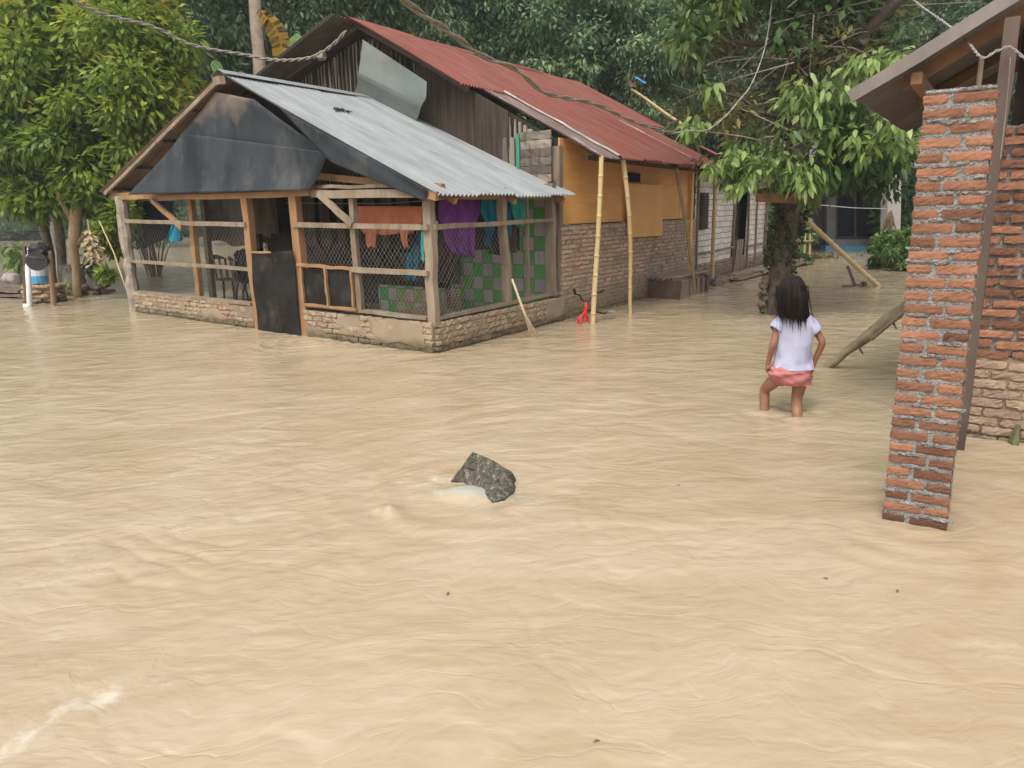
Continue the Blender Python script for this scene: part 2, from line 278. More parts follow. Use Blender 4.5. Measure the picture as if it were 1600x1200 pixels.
def tilem():
    m=M('green and grey tiles',(.30,.28,.24),(.50,.47,.42),2.5,8,.5,0,c3=(.16,.13,.10),c3scale=5,c3lo=.58,c3hi=.75); nt=m.node_tree; N=nt.nodes; L=nt.links; P=N['Principled BSDF']
    tc=N.new('ShaderNodeTexCoord'); mp=N.new('ShaderNodeMapping'); mp.inputs['Rotation'].default_value=(0,0,-ANG_B); L.new(tc.outputs['Object'],mp.inputs[0])
    sx=N.new('ShaderNodeSeparateXYZ'); L.new(mp.outputs[0],sx.inputs[0])
    def fl(sock,off):
        a=N.new('ShaderNodeMath'); a.operation='MULTIPLY_ADD'; a.inputs[1].default_value=1/.2; a.inputs[2].default_value=off; L.new(sock,a.inputs[0])
        f=N.new('ShaderNodeMath'); f.operation='FLOOR'; L.new(a.outputs[0],f.inputs[0]); fr=N.new('ShaderNodeMath'); fr.operation='FRACT'; L.new(a.outputs[0],fr.inputs[0])
        s=N.new('ShaderNodeMath'); s.operation='PINGPONG'; s.inputs[1].default_value=.5; L.new(fr.outputs[0],s.inputs[0]); return f.outputs[0],s.outputs[0]
    fx,ex=fl(sx.outputs['X'],.3); fz,ez=fl(sx.outputs['Z'],.1)
    ad=N.new('ShaderNodeMath'); L.new(fx,ad.inputs[0]); L.new(fz,ad.inputs[1]); md=N.new('ShaderNodeMath'); md.operation='FLOORED_MODULO'; md.inputs[1].default_value=2; L.new(ad.outputs[0],md.inputs[0])
    src=P.inputs['Base Color'].links[0].from_socket
    m1=N.new('ShaderNodeMix'); m1.data_type='RGBA'; L.new(md.outputs[0],m1.inputs[0]); L.new(src,m1.inputs[6]); m1.inputs[7].default_value=RGB(.07,.38,.05)
    mi=N.new('ShaderNodeMath'); mi.operation='MINIMUM'; L.new(ex,mi.inputs[0]); L.new(ez,mi.inputs[1]); lt=N.new('ShaderNodeMath'); lt.operation='LESS_THAN'; lt.inputs[1].default_value=.03; L.new(mi.outputs[0],lt.inputs[0])
    m2=N.new('ShaderNodeMix'); m2.data_type='RGBA'; L.new(lt.outputs[0],m2.inputs[0]); L.new(m1.outputs[2],m2.inputs[6]); m2.inputs[7].default_value=RGB(.16,.14,.11)
    L.new(m2.outputs[2],P.inputs['Base Color']); return m
tiles=tilem()
lf_bg=leafmat('dark grove leaves',(.075,.125,.05),(.16,.24,.10),(.36,.46,.22),.45,.3)
lf_mid=leafmat('bushy green leaves',(.04,.075,.025),(.09,.155,.045),(.20,.27,.09),.45,.35)
lf_left=leafmat('yellow green leaves',(.07,.115,.018),(.20,.29,.04),(.45,.50,.08),.45,.45,cy=(.55,.40,.05))
lf_near=leafmat('broad green leaves',(.055,.10,.028),(.14,.225,.055),(.36,.46,.15),.42,.4)
lf_dry=leafmat('olive dry leaves',(.09,.09,.035),(.20,.20,.07),(.38,.33,.11),.6,.35)
banY=leafmat('yellow banana leaf',(.45,.28,.03),(.55,.35,.05),(.2,.1,.02),.5,.4)
banG=leafmat('green banana leaf',(.10,.24,.05),(.14,.30,.07),(.2,.34,.1),.5,.4)
# ------------------------------------------------ noise
_perm=RNG.permutation(4096); _g=RNG.uniform(0,2*np.pi,4096); _gx,_gy=np.cos(_g),np.sin(_g)
def perlin(x,y):
    xi=np.floor(x).astype(np.int64); yi=np.floor(y).astype(np.int64); xf=x-xi; yf=y-yi
    def gr(i,j,dx,dy):
        h=_perm[(_perm[i&4095]+j)&4095]; return _gx[h]*dx+_gy[h]*dy
    u=xf*xf*xf*(xf*(xf*6-15)+10); v=yf*yf*yf*(yf*(yf*6-15)+10)
    n0=gr(xi,yi,xf,yf)*(1-u)+gr(xi+1,yi,xf-1,yf)*u; n1=gr(xi,yi+1,xf,yf-1)*(1-u)+gr(xi+1,yi+1,xf-1,yf-1)*u
    return (n0*(1-v)+n1*v)*1.5
def fbm(x,y,o=4):
    s=0;a=1
    for i in range(o): s=s+a*perlin(x*2**i+17*i,y*2**i-9*i); a*=.5
    return s
# ------------------------------------------------ ground (drowned, rising to the grove floor)
def axis_(lo,hi,core_lo,core_hi,d0,grow):
    out=[core_lo]
    while out[-1]<core_hi: out.append(out[-1]+d0)
    a=out[-1]; d=d0
    while a<hi: d*=grow; a+=d; out.append(a)
    b=core_lo; d=d0; pre=[]
    while b>lo: d*=grow; b-=d; pre.append(b)
    return np.array(pre[::-1]+out)
def gridmesh(name,X,Y,Zf,mat,attr=None,smooth=True):
    gx,gy=np.meshgrid(X,Y); z=Zf(gx,gy); n,m=gx.shape
    co=np.stack([gx,gy,z],-1).reshape(-1,3).astype(np.float32)
    idx=np.arange(n*m).reshape(n,m); q=np.stack([idx[:-1,:-1],idx[:-1,1:],idx[1:,1:],idx[1:,:-1]],-1).reshape(-1,4)
    me=bpy.data.meshes.new(name); me.vertices.add(len(co)); me.vertices.foreach_set('co',co.ravel())
    me.loops.add(q.size); me.loops.foreach_set('vertex_index',q.ravel().astype(np.int32)); me.polygons.add(len(q)); me.polygons.foreach_set('loop_start',np.arange(0,q.size,4,dtype=np.int32))
    me.update(calc_edges=True)
    if attr: 
        for k,fn in attr.items():
            a=me.attributes.new(k,'FLOAT','POINT'); a.data.foreach_set('value',fn(gx,gy).ravel().astype(np.float32))
    o=link_mesh(me,name,mat,smooth=smooth); return o
def sstep(a,b,x): t=np.clip((x-a)/(b-a),0,1); return t*t*(3-2*t)
def gz(x,y):
    far=sstep(30,34,y+.35*x+1.2*np.sin(x*.3))*sstep(-9,-6,x)
    river=sstep(70,78,y)
    return -.42+ .75*np.maximum(far,river)+.06*fbm(x*.4,y*.4,3)
groundm=M('leaf litter soil',(.05,.04,.025),(.11,.085,.05),1.5,8,.95,.6,12,c3=(.04,.06,.02),c3scale=.6)
ax=axis_(-260,260,-14,20,.8,1.12); ay=axis_(-60,420,-2,45,.8,1.12)
tag(gridmesh('ground',ax,ay,gz,groundm),None,None,kind='structure')
# ------------------------------------------------ flood water
STUMP=onz(752,768); BUL=onz(728,772)
def flow(x,y):
    # coordinates along/across the current (it comes round the house from the back right and fans out to the left)
    th=math.radians(200)+.0*x
    wx=x+.55*perlin(x*.35+3,y*.35)+.18*perlin(x*1.1,y*1.1+7); wy=y+.55*perlin(x*.35-8,y*.35+4)+.18*perlin(x*1.2+9,y*1.2)
    # bend
    k=.55*np.exp(-((y-1.0)/2.8)**2)
    c,s=np.cos(th+k),np.sin(th+k)
    return wx*c+wy*s, -wx*s+wy*c
def rough_amt(x,y):
    a=.75+.55*perlin(x*.33+5,y*.33+2)
    calm=np.exp(-(((x-2.3)/.85)**2+((y-2.4)/1.3)**2)); a=a*(1-.85*calm)
    ft=np.exp(-(((x+2.2)/1.6)**2+((y-2.2)/1.2)**2)); a=a*(1-.3*ft)
    lee=np.exp(-(((x-4)/3.0)**2+((y-9)/2.0)**2)); a=a*(1-.4*lee)+.0
    return np.clip(a,.12,2.2)
def waterz(x,y):
    p,q=flow(x,y); A=rough_amt(x,y)
    nr=sstep(6.5,3.0,y) if False else 1-sstep(3.0,6.5,y)
    big=.012*perlin(p*.8,q*1.5)+.008*perlin(p*1.7+40,q*2.6)
    r1=(1-np.abs(perlin(p*2.1+4,q*4.6))*2); r2=(1-np.abs(perlin(p*4.6-7,q*9.0+3))*2)
    mid=.0065*r1*np.clip(.6+perlin(x*.8+1,y*.8),0,2)+.0034*r2*np.clip(.6+perlin(x*1.4+11,y*1.4),0,2)
    fine=.0013*perlin(p*9,q*19)+.0008*perlin(p*17+5,q*33)
    cn=perlin(x*1.5+.9*perlin(x*1.7+2,y*1.7)+p*.6,y*2.0+.9*perlin(x*1.9-6,y*1.6)); cn2=perlin(x*3.4+.8*perlin(x*3.7+2,y*3.7),y*4.2+5)
    crease=-.0085*np.exp(-(cn/.055)**2)*np.clip(.45+perlin(x*.9+31,y*.9)*1.6,0,1.1)*nr*1.35-.0045*np.exp(-(cn2/.07)**2)*np.clip(.2+perlin(x*1.2-11,y*1.2)*1.6,0,1)*(.3+.7*nr)
    turb=(.0032+.0015*nr)*fbm(x*6.5+2*perlin(x*2,y*2),y*6.5+2*perlin(x*2+9,y*2),3)*np.clip(perlin(x*.55+21,y*.55-4)*1.8+.1,0,1.5)
    z=.72*A*(big+mid*(1-.45*nr)+fine+turb+crease)
    # water piled up against the drowned block, and the trough behind it
    d=np.hypot((x-BUL[0])/.15,(y-BUL[1])/.10); z=z*(1-.8*np.exp(-d*d))+.045*np.exp(-d**2.6)
    d2=np.hypot((x-(STUMP[0]+.28))/.25,(y-(STUMP[1]+.06))/.12); z=z-.02*np.exp(-d2**2)
    dw=np.hypot(x-STUMP[0],y-STUMP[1]); z=z+.006*np.sin(dw*26)*np.exp(-((dw-.5)/.32)**2)*np.clip(.5-(x-STUMP[0]),0,1)
    # the small curling splash
    sp=W_SPL; ux,uy=x-sp[0],y-sp[1]; l=ux*.55-uy*.83; n=ux*.83+uy*.55
    z=z+.034*np.exp(-(l/.045)**2)*np.exp(-(np.where(n<0,n/.022,n/.06))**2)-.012*np.exp(-(l/.09)**2)*np.exp(-((n+.05)/.04)**2)
    for cx,cy,r,a in WAKES:
        d=np.hypot(x-cx,y-cy); z=z+a*np.sin((d-r)*34)*np.exp(-((d-r*1.2)/(.18+r))**2)
    return z
W_SPL=onz(605,800); WAKES=[]
for px,py,r,a in [(1246,650,.05,.006),(1194,641,.05,.006),(1430,822,.2,.004),(1290,573,.06,.004),(1205,490,.25,.007),(925,505,.06,.004),(833,527,.04,.003),(1372,445,.06,.004),(1345,447,.3,.006),(475,535,.3,.01)]:
    q=onz(px,py); WAKES.append((q[0],q[1],r,a))
def foamv(x,y):
    f=0*x
    for px,py,r,a in [(150,1098,.07,.62),(172,1085,.035,.75),(120,1108,.05,.5),(90,1112,.05,.4),(20,1160,.08,.62),(60,1140,.05,.4),(250,1068,.06,.3),(110,1190,.05,.4),(210,1035,.09,.25),(5,1090,.05,.4),(690,745,.16,.55),(740,745,.14,.35),(820,790,.16,.3),(500,860,.25,.3),(440,550,.5,.35),(640,760,.15,.35),(1350,790,.1,.1)]:
        q=onz(px,py); f=f+a*np.exp(-((x-q[0])**2+(y-q[1])**2)/r**2/1.2)
    dB=np.hypot(x-STUMP[0]+.02,(y-STUMP[1]-.02)*1.25); f=f+.62*np.exp(-((dB-.215)/.045)**2)*(.55+.45*np.sin(np.arctan2(y-STUMP[1],x-STUMP[0])*2+2.2))+.35*np.exp(-((y-STUMP[1]+.10)/.05)**2)*np.exp(-((x-STUMP[0]+.25)/.35)**2)
    p,q=flow(x,y)
    n=fbm(x*9+1.5*perlin(x*4,y*4),y*9,3); return np.clip(f*(.45+1.2*n)+.10*np.clip(fbm(p*1.4+3,q*3,4)-.25,0,1),0,1)
def greyv(x,y):    # clearer grey water sheet sliding over the drowned block
    d=np.hypot((x-BUL[0]-.03)/.15,(y-BUL[1]+.0)/.085); d2=np.hypot((x-onz(800,775)[0])/.10,(y-onz(800,775)[1])/.05); return np.clip(np.exp(-d**4)+.5*np.exp(-d2**2),0,1)
def waterm():
    m=bpy.data.materials.new('silty flood water'); m.use_nodes=True; nt=m.node_tree; N=nt.nodes; L=nt.links; P=N['Principled BSDF']
    g=N.new('ShaderNodeNewGeometry')
    mp=N.new('ShaderNodeMapping'); mp.inputs['Rotation'].default_value=(0,0,math.radians(-20)); mp.inputs['Scale'].default_value=(.75,1.25,1); L.new(g.outputs['Position'],mp.inputs[0])
    n=N.new('ShaderNodeTexNoise'); n.inputs['Scale'].default_value=.9; n.inputs['Detail'].default_value=9; n.inputs['Roughness'].default_value=.62; n.inputs['Distortion'].default_value=1.6; L.new(mp.outputs[0],n.inputs['Vector'])
    r=N.new('ShaderNodeMapRange'); r.inputs[1].default_value=.33; r.inputs[2].default_value=.67; L.new(n.outputs[0],r.inputs[0])
    m1=N.new('ShaderNodeMix'); m1.data_type='RGBA'; m1.inputs[6].default_value=RGB(*WC1); m1.inputs[7].default_value=RGB(*WC2); L.new(r.outputs[0],m1.inputs[0])
    a=N.new('ShaderNodeAttribute'); a.attribute_name='foam'; m2=N.new('ShaderNodeMix'); m2.data_type='RGBA'; m2.inputs[7].default_value=RGB(.55,.49,.40); fn_=N.new('ShaderNodeTexNoise'); fn_.inputs['Scale'].default_value=26; fn_.inputs['Detail'].default_value=7; fn_.inputs['Roughness'].default_value=.75; L.new(g.outputs['Position'],fn_.inputs['Vector']); fs_=N.new('ShaderNodeMath'); fs_.operation='SUBTRACT'; fk_=N.new('ShaderNodeMath'); fk_.operation='MULTIPLY'; fk_.inputs[1].default_value=.62; L.new(a.outputs['Fac'],fk_.inputs[0]); L.new(fk_.outputs[0],fs_.inputs[0]); L.new(fn_.outputs[0],fs_.inputs[1]); fr_=N.new('ShaderNodeMapRange'); fr_.inputs[1].default_value=-.36; fr_.inputs[2].default_value=.20; L.new(fs_.outputs[0],fr_.inputs[0]); L.new(fr_.outputs[0],m2.inputs[0]); L.new(m1.outputs[2],m2.inputs[6])
    a2=N.new('ShaderNodeAttribute'); a2.attribute_name='clear'; m3=N.new('ShaderNodeMix'); m3.data_type='RGBA'; m3.inputs[7].default_value=RGB(.33,.345,.29); k=N.new('ShaderNodeMath'); k.operation='MULTIPLY'; k.inputs[1].default_value=.85; L.new(a2.outputs['Fac'],k.inputs[0]); L.new(k.outputs[0],m3.inputs[0]); L.new(m2.outputs[2],m3.inputs[6])
    # pale streaks along the current: silt, foam and painted-in sky reflection
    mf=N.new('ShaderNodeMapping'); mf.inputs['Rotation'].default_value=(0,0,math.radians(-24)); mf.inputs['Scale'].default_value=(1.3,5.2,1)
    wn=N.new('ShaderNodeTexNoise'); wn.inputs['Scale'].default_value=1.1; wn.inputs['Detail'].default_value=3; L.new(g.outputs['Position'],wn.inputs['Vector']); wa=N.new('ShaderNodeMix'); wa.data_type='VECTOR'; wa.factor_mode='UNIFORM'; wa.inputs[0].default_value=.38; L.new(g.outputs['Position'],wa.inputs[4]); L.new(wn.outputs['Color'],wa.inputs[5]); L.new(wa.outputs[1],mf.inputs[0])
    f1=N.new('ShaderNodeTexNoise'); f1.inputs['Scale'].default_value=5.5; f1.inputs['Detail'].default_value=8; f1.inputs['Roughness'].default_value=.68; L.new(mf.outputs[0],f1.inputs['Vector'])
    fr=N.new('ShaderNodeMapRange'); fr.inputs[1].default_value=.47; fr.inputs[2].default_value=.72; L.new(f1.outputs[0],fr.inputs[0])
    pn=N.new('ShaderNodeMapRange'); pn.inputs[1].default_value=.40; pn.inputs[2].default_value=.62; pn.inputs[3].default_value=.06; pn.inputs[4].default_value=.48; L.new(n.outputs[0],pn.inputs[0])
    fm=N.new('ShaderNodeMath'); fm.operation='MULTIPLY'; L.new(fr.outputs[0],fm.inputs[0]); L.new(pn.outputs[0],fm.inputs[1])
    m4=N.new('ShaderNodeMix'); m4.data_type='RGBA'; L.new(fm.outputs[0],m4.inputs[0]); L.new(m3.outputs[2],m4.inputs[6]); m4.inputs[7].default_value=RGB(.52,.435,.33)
    mi=N.new('ShaderNodeMapping'); mi.inputs['Rotation'].default_value=(0,0,math.radians(-30)); mi.inputs['Scale'].default_value=(.7,1.5,1); L.new(wa.outputs[1],mi.inputs[0])
    d1=N.new('ShaderNodeTexNoise'); d1.inputs['Scale'].default_value=19; d1.inputs['Detail'].default_value=6; d1.inputs['Roughness'].default_value=.6; d1.inputs['Distortion'].default_value=.8; L.new(mi.outputs[0],d1.inputs['Vector'])
    db_=N.new('ShaderNodeBump'); db_.inputs['Strength'].default_value=.32; db_.inputs['Distance'].default_value=.009; L.new(d1.outputs[0],db_.inputs['Height'])
    mk=N.new('ShaderNodeMapping'); mk.inputs['Rotation'].default_value=(0,0,math.radians(-55)); mk.inputs['Scale'].default_value=(.9,1.7,1); L.new(wa.outputs[1],mk.inputs[0])
    prev=None
    for sc_,ds_ in ((2.1,.0022),(5.0,.0012)):     # thin creases where the sheets of current meet
        k1=N.new('ShaderNodeTexNoise'); k1.inputs['Scale'].default_value=sc_; k1.inputs['Detail'].default_value=3.5; k1.inputs['Roughness'].default_value=.5; k1.inputs['Distortion'].default_value=.5; L.new(mk.outputs[0],k1.inputs['Vector'])
        s1=N.new('ShaderNodeMath'); s1.operation='SUBTRACT'; s1.inputs[1].default_value=.5; L.new(k1.outputs[0],s1.inputs[0]); s2=N.new('ShaderNodeMath'); s2.operation='ABSOLUTE'; L.new(s1.outputs[0],s2.inputs[0])
        s3=N.new('ShaderNodeMapRange'); s3.interpolation_type='SMOOTHSTEP'; s3.inputs[1].default_value=0; s3.inputs[2].default_value=.055; L.new(s2.outputs[0],s3.inputs[0])
        kb=N.new('ShaderNodeBump'); kb.inputs['Strength'].default_value=.75; kb.inputs['Distance'].default_value=ds_; L.new(s3.outputs[0],kb.inputs['Height'])
        if prev is not None: L.new(prev.outputs[0],kb.inputs['Normal'])
        prev=kb
    L.new(prev.outputs[0],db_.inputs['Normal']); L.new(db_.outputs[0],P.inputs['Normal'])
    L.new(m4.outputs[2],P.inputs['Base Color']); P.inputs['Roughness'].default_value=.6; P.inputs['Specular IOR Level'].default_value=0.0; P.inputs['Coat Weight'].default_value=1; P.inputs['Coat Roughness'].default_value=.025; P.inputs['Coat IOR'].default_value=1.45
    b1=N.new('ShaderNodeTexNoise'); b1.inputs['Scale'].default_value=14; b1.inputs['Detail'].default_value=6; b1.inputs['Roughness'].default_value=.6; b1.inputs['Distortion'].default_value=1.2; L.new(mp.outputs[0],b1.inputs['Vector'])
    b=N.new('ShaderNodeBump'); b.inputs['Strength'].default_value=.8; b.inputs['Distance'].default_value=.011; L.new(f1.outputs[0],b.inputs['Height']); L.new(db_.outputs[0],b.inputs['Normal'])
    b2=N.new('ShaderNodeTexNoise'); b2.inputs['Scale'].default_value=3.0; b2.inputs['Detail'].default_value=2.5; b2.inputs['Distortion'].default_value=.6; L.new(mp.outputs[0],b2.inputs['Vector'])
    bb=N.new('ShaderNodeBump'); bb.inputs['Strength'].default_value=1; bb.inputs['Distance'].default_value=.048; L.new(b2.outputs[0],bb.inputs['Height']); L.new(b.outputs[0],bb.inputs['Normal']); L.new(bb.outputs[0],P.inputs['Coat Normal'])
    return m
WC1=(.365,.275,.166); WC2=(.43,.34,.226)
wx=axis_(-90,90,-2.6,3.0,.02,1.018); wy=axis_(-30,110,.9,6.2,.018,1.016)
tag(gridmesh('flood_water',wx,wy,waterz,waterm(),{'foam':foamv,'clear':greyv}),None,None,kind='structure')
# ================================================= the village house
house=thing('village_house','red roofed village house with orange plywood side and wire mesh porch','house',H(4,3,-.4))
def HV(ds,dt,dz): return AV*ds+BV*dt+ZV*dz
def corr(name,p00,p10,p01,mat,pitch=.076,amp=.015,rows=6,th=.004,sag=.02,parent=house,label=None,edge=None,tint=.5):
    # p00->p10 runs across the corrugations, p00->p01 runs down them
    p00,p10,p01=map(lambda q:np.array(q,float),(p00,p10,p01)); U=p10-p00; V=p01-p00; n=nrm(np.cross(U,V)); n=n if n[2]>0 else -n
    k=int(np.linalg.norm(U)/pitch*8); mb=MB(); sd=random.random()*50; nsh=max(1,int(np.linalg.norm(U)/.78))
    def fn(u,v):
        w=u*np.linalg.norm(U); sh=int(w/.78); lift=.006*((sh%2))+.004*math.sin(sh*2.3)
        s=-sag*(math.sin(u*5+sd)*.5+math.sin(v*3.1+sd*2)*.5)
        e=.02*math.sin(sh*4.1+sd) if v>.98 else 0
        return p00+U*u+V*v+n*(amp*math.cos(2*math.pi*w/pitch)+lift+s)+nrm(V)*e
    mb.slab(fn,k,rows,-n*th,tint); return mb.build(name,mat,parent,smooth=False,label=label,fix=False)
def brickwall(mb,mm,org,u,n,length,height,bl=.215,bh=.052,gap=.016,depth=.05,jit=.004,seg=(5,1,2),prob=1.0,core=.04,zj=.002,skip=None,off=.0,rnd=.12):
    u=nrm(u);n=nrm(n);rows=int(round(height/(bh+gap)))
    for r in range(rows):
        x=-(bl/2 if r%2 else 0)-random.random()*.04; z=r*(bh+gap)+bh/2
        while x<length:
            L=bl*random.uniform(.92,1.06); a=max(x,0); b_=min(x+L,length)
            if b_-a>.03 and not (skip and skip((a+b_)/2,z)):
                c=org+u*((a+b_)/2)+ZV*(z+random.gauss(0,zj))+n*(random.gauss(0,.003)+depth/2-.02)
                mb.rough(c,u*(b_-a)/2+ZV*random.gauss(0,.002),n*depth/2,ZV*bh/2*random.uniform(.9,1.03),seg,jit,rnd,random.random())
            x+=L+gap*random.uniform(.6,1.4)
    return mb
def rail(mb,p,q,w=.045,h=.06,**k): return mb.beam(p,q,w,h,jit=.004,seg=5,**k)
ND=-AV   # outward of the facade (towards the street)
NS=nrm(np.array([AV[1],-AV[0],0]))   # outward of the long side
# --- low porch walls
fdir=nrm(BV)
def porch_wall(t0,t1,h,name='low_wall',brk=None):
    w=MB(); brickwall(w,None,H(-.02,t0,-.4),BV,nrm(np.cross(ZV,BV))*-1 if np.dot(nrm(np.cross(ZV,BV))*-1,ND)>0 else nrm(np.cross(ZV,BV)),t1-t0,h+.4,bl=.2,bh=.056,gap=.013,jit=.0045,skip=brk,rnd=.12)
    o=w.build(name,brickm,house)
    c=MB(); nn=nrm(np.cross(ZV,BV)); nn=nn if np.dot(nn,ND)>0 else -nn
    hh=h-.02
    c.rough(H(-.02,(t0+t1)/2,(hh-.4)/2)-nn*.045,BV*(t1-t0)/2,nn*.064,ZV*(hh+.4)/2,(30,1,8),.006,0)
    c.build('mortar_core',mortarm,o); return o,nn
wl,NF=porch_wall(3.55,7.38,.33,brk=lambda x,z:(x<.7 and z>.40+.16+x*.22) )
wr,_=porch_wall(0,2.36,.36)
# plaster left on the bricks
def patch(mb,org,u,n,pts,th=.012):
    P_=[org+u*a+ZV*z for a,z in pts]; Q=[]
    for i in range(len(P_)):
        A=P_[i];B=P_[(i+1)%len(P_)]
        for k in range(5): Q.append(A+(B-A)*k/5+u*random.gauss(0,.010)+ZV*random.gauss(0,.008))
    mb.prism([q+n*.0 for q in Q],n*th); return mb
for pts_,th_,pa_ in (([(.1,.05),(.62,.08),(.95,.03),(1.0,.30),(.7,.335),(.15,.33)],.02,wr),([(1.12,.12),(1.55,.10),(1.7,.2),(1.6,.31),(1.25,.33)],.016,wr),([(1.7,-.05),(2.33,-.05),(2.33,.16),(2.0,.12)],.014,wr),([(4.3,.08),(4.9,.05),(5.0,.2),(4.5,.24)],.012,wl)):
    pm=MB(); patch(pm,H(-.02,0,0)+NF*.018,BV,NF,pts_,th_); pm.build('plaster_patch',plaster,pa_)
ws=MB(); brickwall(ws,None,H(0,-.02,-.4),AV,NS,2.9,.76,bl=.2,bh=.056,gap=.013,jit=.0045,rnd=.12)
ws=ws.build('low_wall',brickm,house); c=MB(); c.rough(H(1.46,-.02,-.03)-NS*.045,AV*1.42,NS*.064,ZV*.37,(24,1,8),.006,0); c.build('mortar_core',mortarm,ws)
pm=MB(); patch(pm,H(0,-.02,0)+NS*.018,AV,NS,[(2.35,.02),(2.88,.1),(2.88,.33),(2.4,.32)],.02); pm.build('plaster_patch',plaster,ws)
# sills
sl=MB(); rail(sl,H(.02,3.6,.345),H(.02,7.36,.345),.14,.035); sl.build('sill',woodg,house)
sl=MB(); rail(sl,H(.02,.1,.385),H(.02,2.36,.40),.10,.035); sl.build('sill',woodg,house)
sl=MB(); rail(sl,H(.02,.03,.385),H(2.8,.03,.40),.12,.035); sl.build('sill',woodg,house)
# --- posts
for nm,pts,w,m in [('post',[(-.02,7.26,-.4),(.0,7.30,.35),(.0,7.32,1.0),(.0,7.27,1.93)],None,barkg),
                   ('post',[(.15,5.32,.3),(.15,5.25,1.9)],.1,wood),('post',[(.0,3.47,-.4),(.0,3.52,1.9)],.12,wood),
                   ('post',[(.0,2.37,-.4),(.0,2.40,1.85)],.13,wood),('post',[(.0,1.25,.38),(.0,1.27,1.82)],.075,woodg),
                   ('post',[(.02,.02,.3),(.02,.02,1.80)],.11,woodg),('post',[(1.50,.02,.38),(1.44,.02,1.82)],.10,woodg),
                   ('post',[(2.66,.04,.36),(2.66,.04,1.9)],.12,woodg),('post',[(2.05,.04,.38),(2.05,.04,1.82)],.04,woodg),
                   ('post',[(.75,5.95,-.4),(.75,5.9,1.95)],.10,woodd),('post',[(2.7,7.25,-.4),(2.7,7.25,2.4)],.10,woodd)]:
    mb=MB()
    if w is None:
        P_=[H(*p) for p in pts]; Q=[P_[0]+(P_[-1]-P_[0])*k/14 for k in range(15)]
        mb.tube([q+RNG.normal(0,.006,3) for q in Q],[.095+random.gauss(0,.006) for _ in Q],10,jit=.04)
    else: mb.beam(H(*pts[0]),H(*pts[1]),w,w*.8,up=AV,jit=.006,seg=6)
    mb.build(nm,m,house)
# --- facade beams, rails, braces
def part(name,mat,fn,parent=house,smooth=False): mb=MB(); fn(mb); return mb.build(name,mat,parent,smooth)
part('beam',wood,lambda m:rail(m,H(0,7.55,1.94),H(0,2.9,1.86),.07,.11))
part('beam',wood,lambda m:rail(m,H(-.03,5.9,1.86),H(-.03,2.0,1.82),.06,.08))
part('beam',woodg,lambda m:(rail(m,H(-.05,1.95,1.80),H(-.05,.15,1.74),.06,.09),rail(m,H(-.02,2.4,1.88),H(-.02,.5,1.84),.04,.04)))
part('beam',wood,lambda m:rail(m,H(.2,2.2,2.03),H(.2,-.05,1.80),.06,.08))
part('beam',wood,lambda m:rail(m,H(-.1,.02,1.72),H(2.95,.02,1.745),.07,.09))
part('beam',wood,lambda m:rail(m,H(.1,7.3,1.95),H(2.8,7.3,1.95),.07,.09))
part('rail',woodg,lambda m:rail(m,H(-.05,7.1,1.53),H(-.05,3.5,1.44)))
part('rail',woodg,lambda m:rail(m,H(-.05,2.4,1.43),H(-.05,-.02,1.385)))
part('rail',woodg,lambda m:rail(m,H(.03,-.04,1.385),H(2.05,-.04,1.41),.04,.055))
part('rail',woodg,lambda m:rail(m,H(2.05,-.04,1.41),H(2.6,-.04,1.42),.03,.04))
part('rail',woodg,lambda m:rail(m,H(-.03,7.2,.87),H(-.03,3.5,.83),.04,.05))
part('rail',wood,lambda m:rail(m,H(-.05,2.4,.93),H(-.05,1.27,.90),.035,.04))
part('rail',woodg,lambda m:rail(m,H(-.05,1.3,.90),H(-.05,.02,.89),.04,.06))
part('brace',wood,lambda m:rail(m,H(-.07,6.05,1.84),H(-.05,5.25,1.40),.05,.07))
part('brace',woodg,lambda m:rail(m,H(-.09,1.80,1.80),H(-.07,1.22,1.42),.05,.07))
# lower panels right of the door
def frame(m):
    rail(m,H(-.06,2.33,.42),H(-.06,1.27,.42),.03,.035); rail(m,H(-.06,2.31,.42),H(-.06,2.31,.9),.03,.035,up=AV); rail(m,H(-.06,1.80,.42),H(-.06,1.82,.9),.03,.035,up=AV); rail(m,H(-.06,1.31,.42),H(-.06,1.31,.9),.03,.035,up=AV)
o=part('panel_frame',wood,frame); part('black_panel',blackp,lambda m:m.slab(lambda u,v:H(-.03,2.33-1.03*u,.42+.46*v)+NF*.004*math.sin(9*u+4*v),12,6,-NF*.004),o)
# black sheet door
def doorf(u,v): return H(-.08,3.40-.98*u,-.4+1.46*v+(.05*u if v>.9 else 0))+NF*(.012*math.sin(5*u+3*v)+.01*math.sin(11*v+2*u))
part('door',blackp,lambda m:m.slab(doorf,14,20,-NF*.006)); 
part('rail',wood,lambda m:rail(m,H(-.10,3.45,1.07),H(-.10,2.9,1.08),.02,.025))
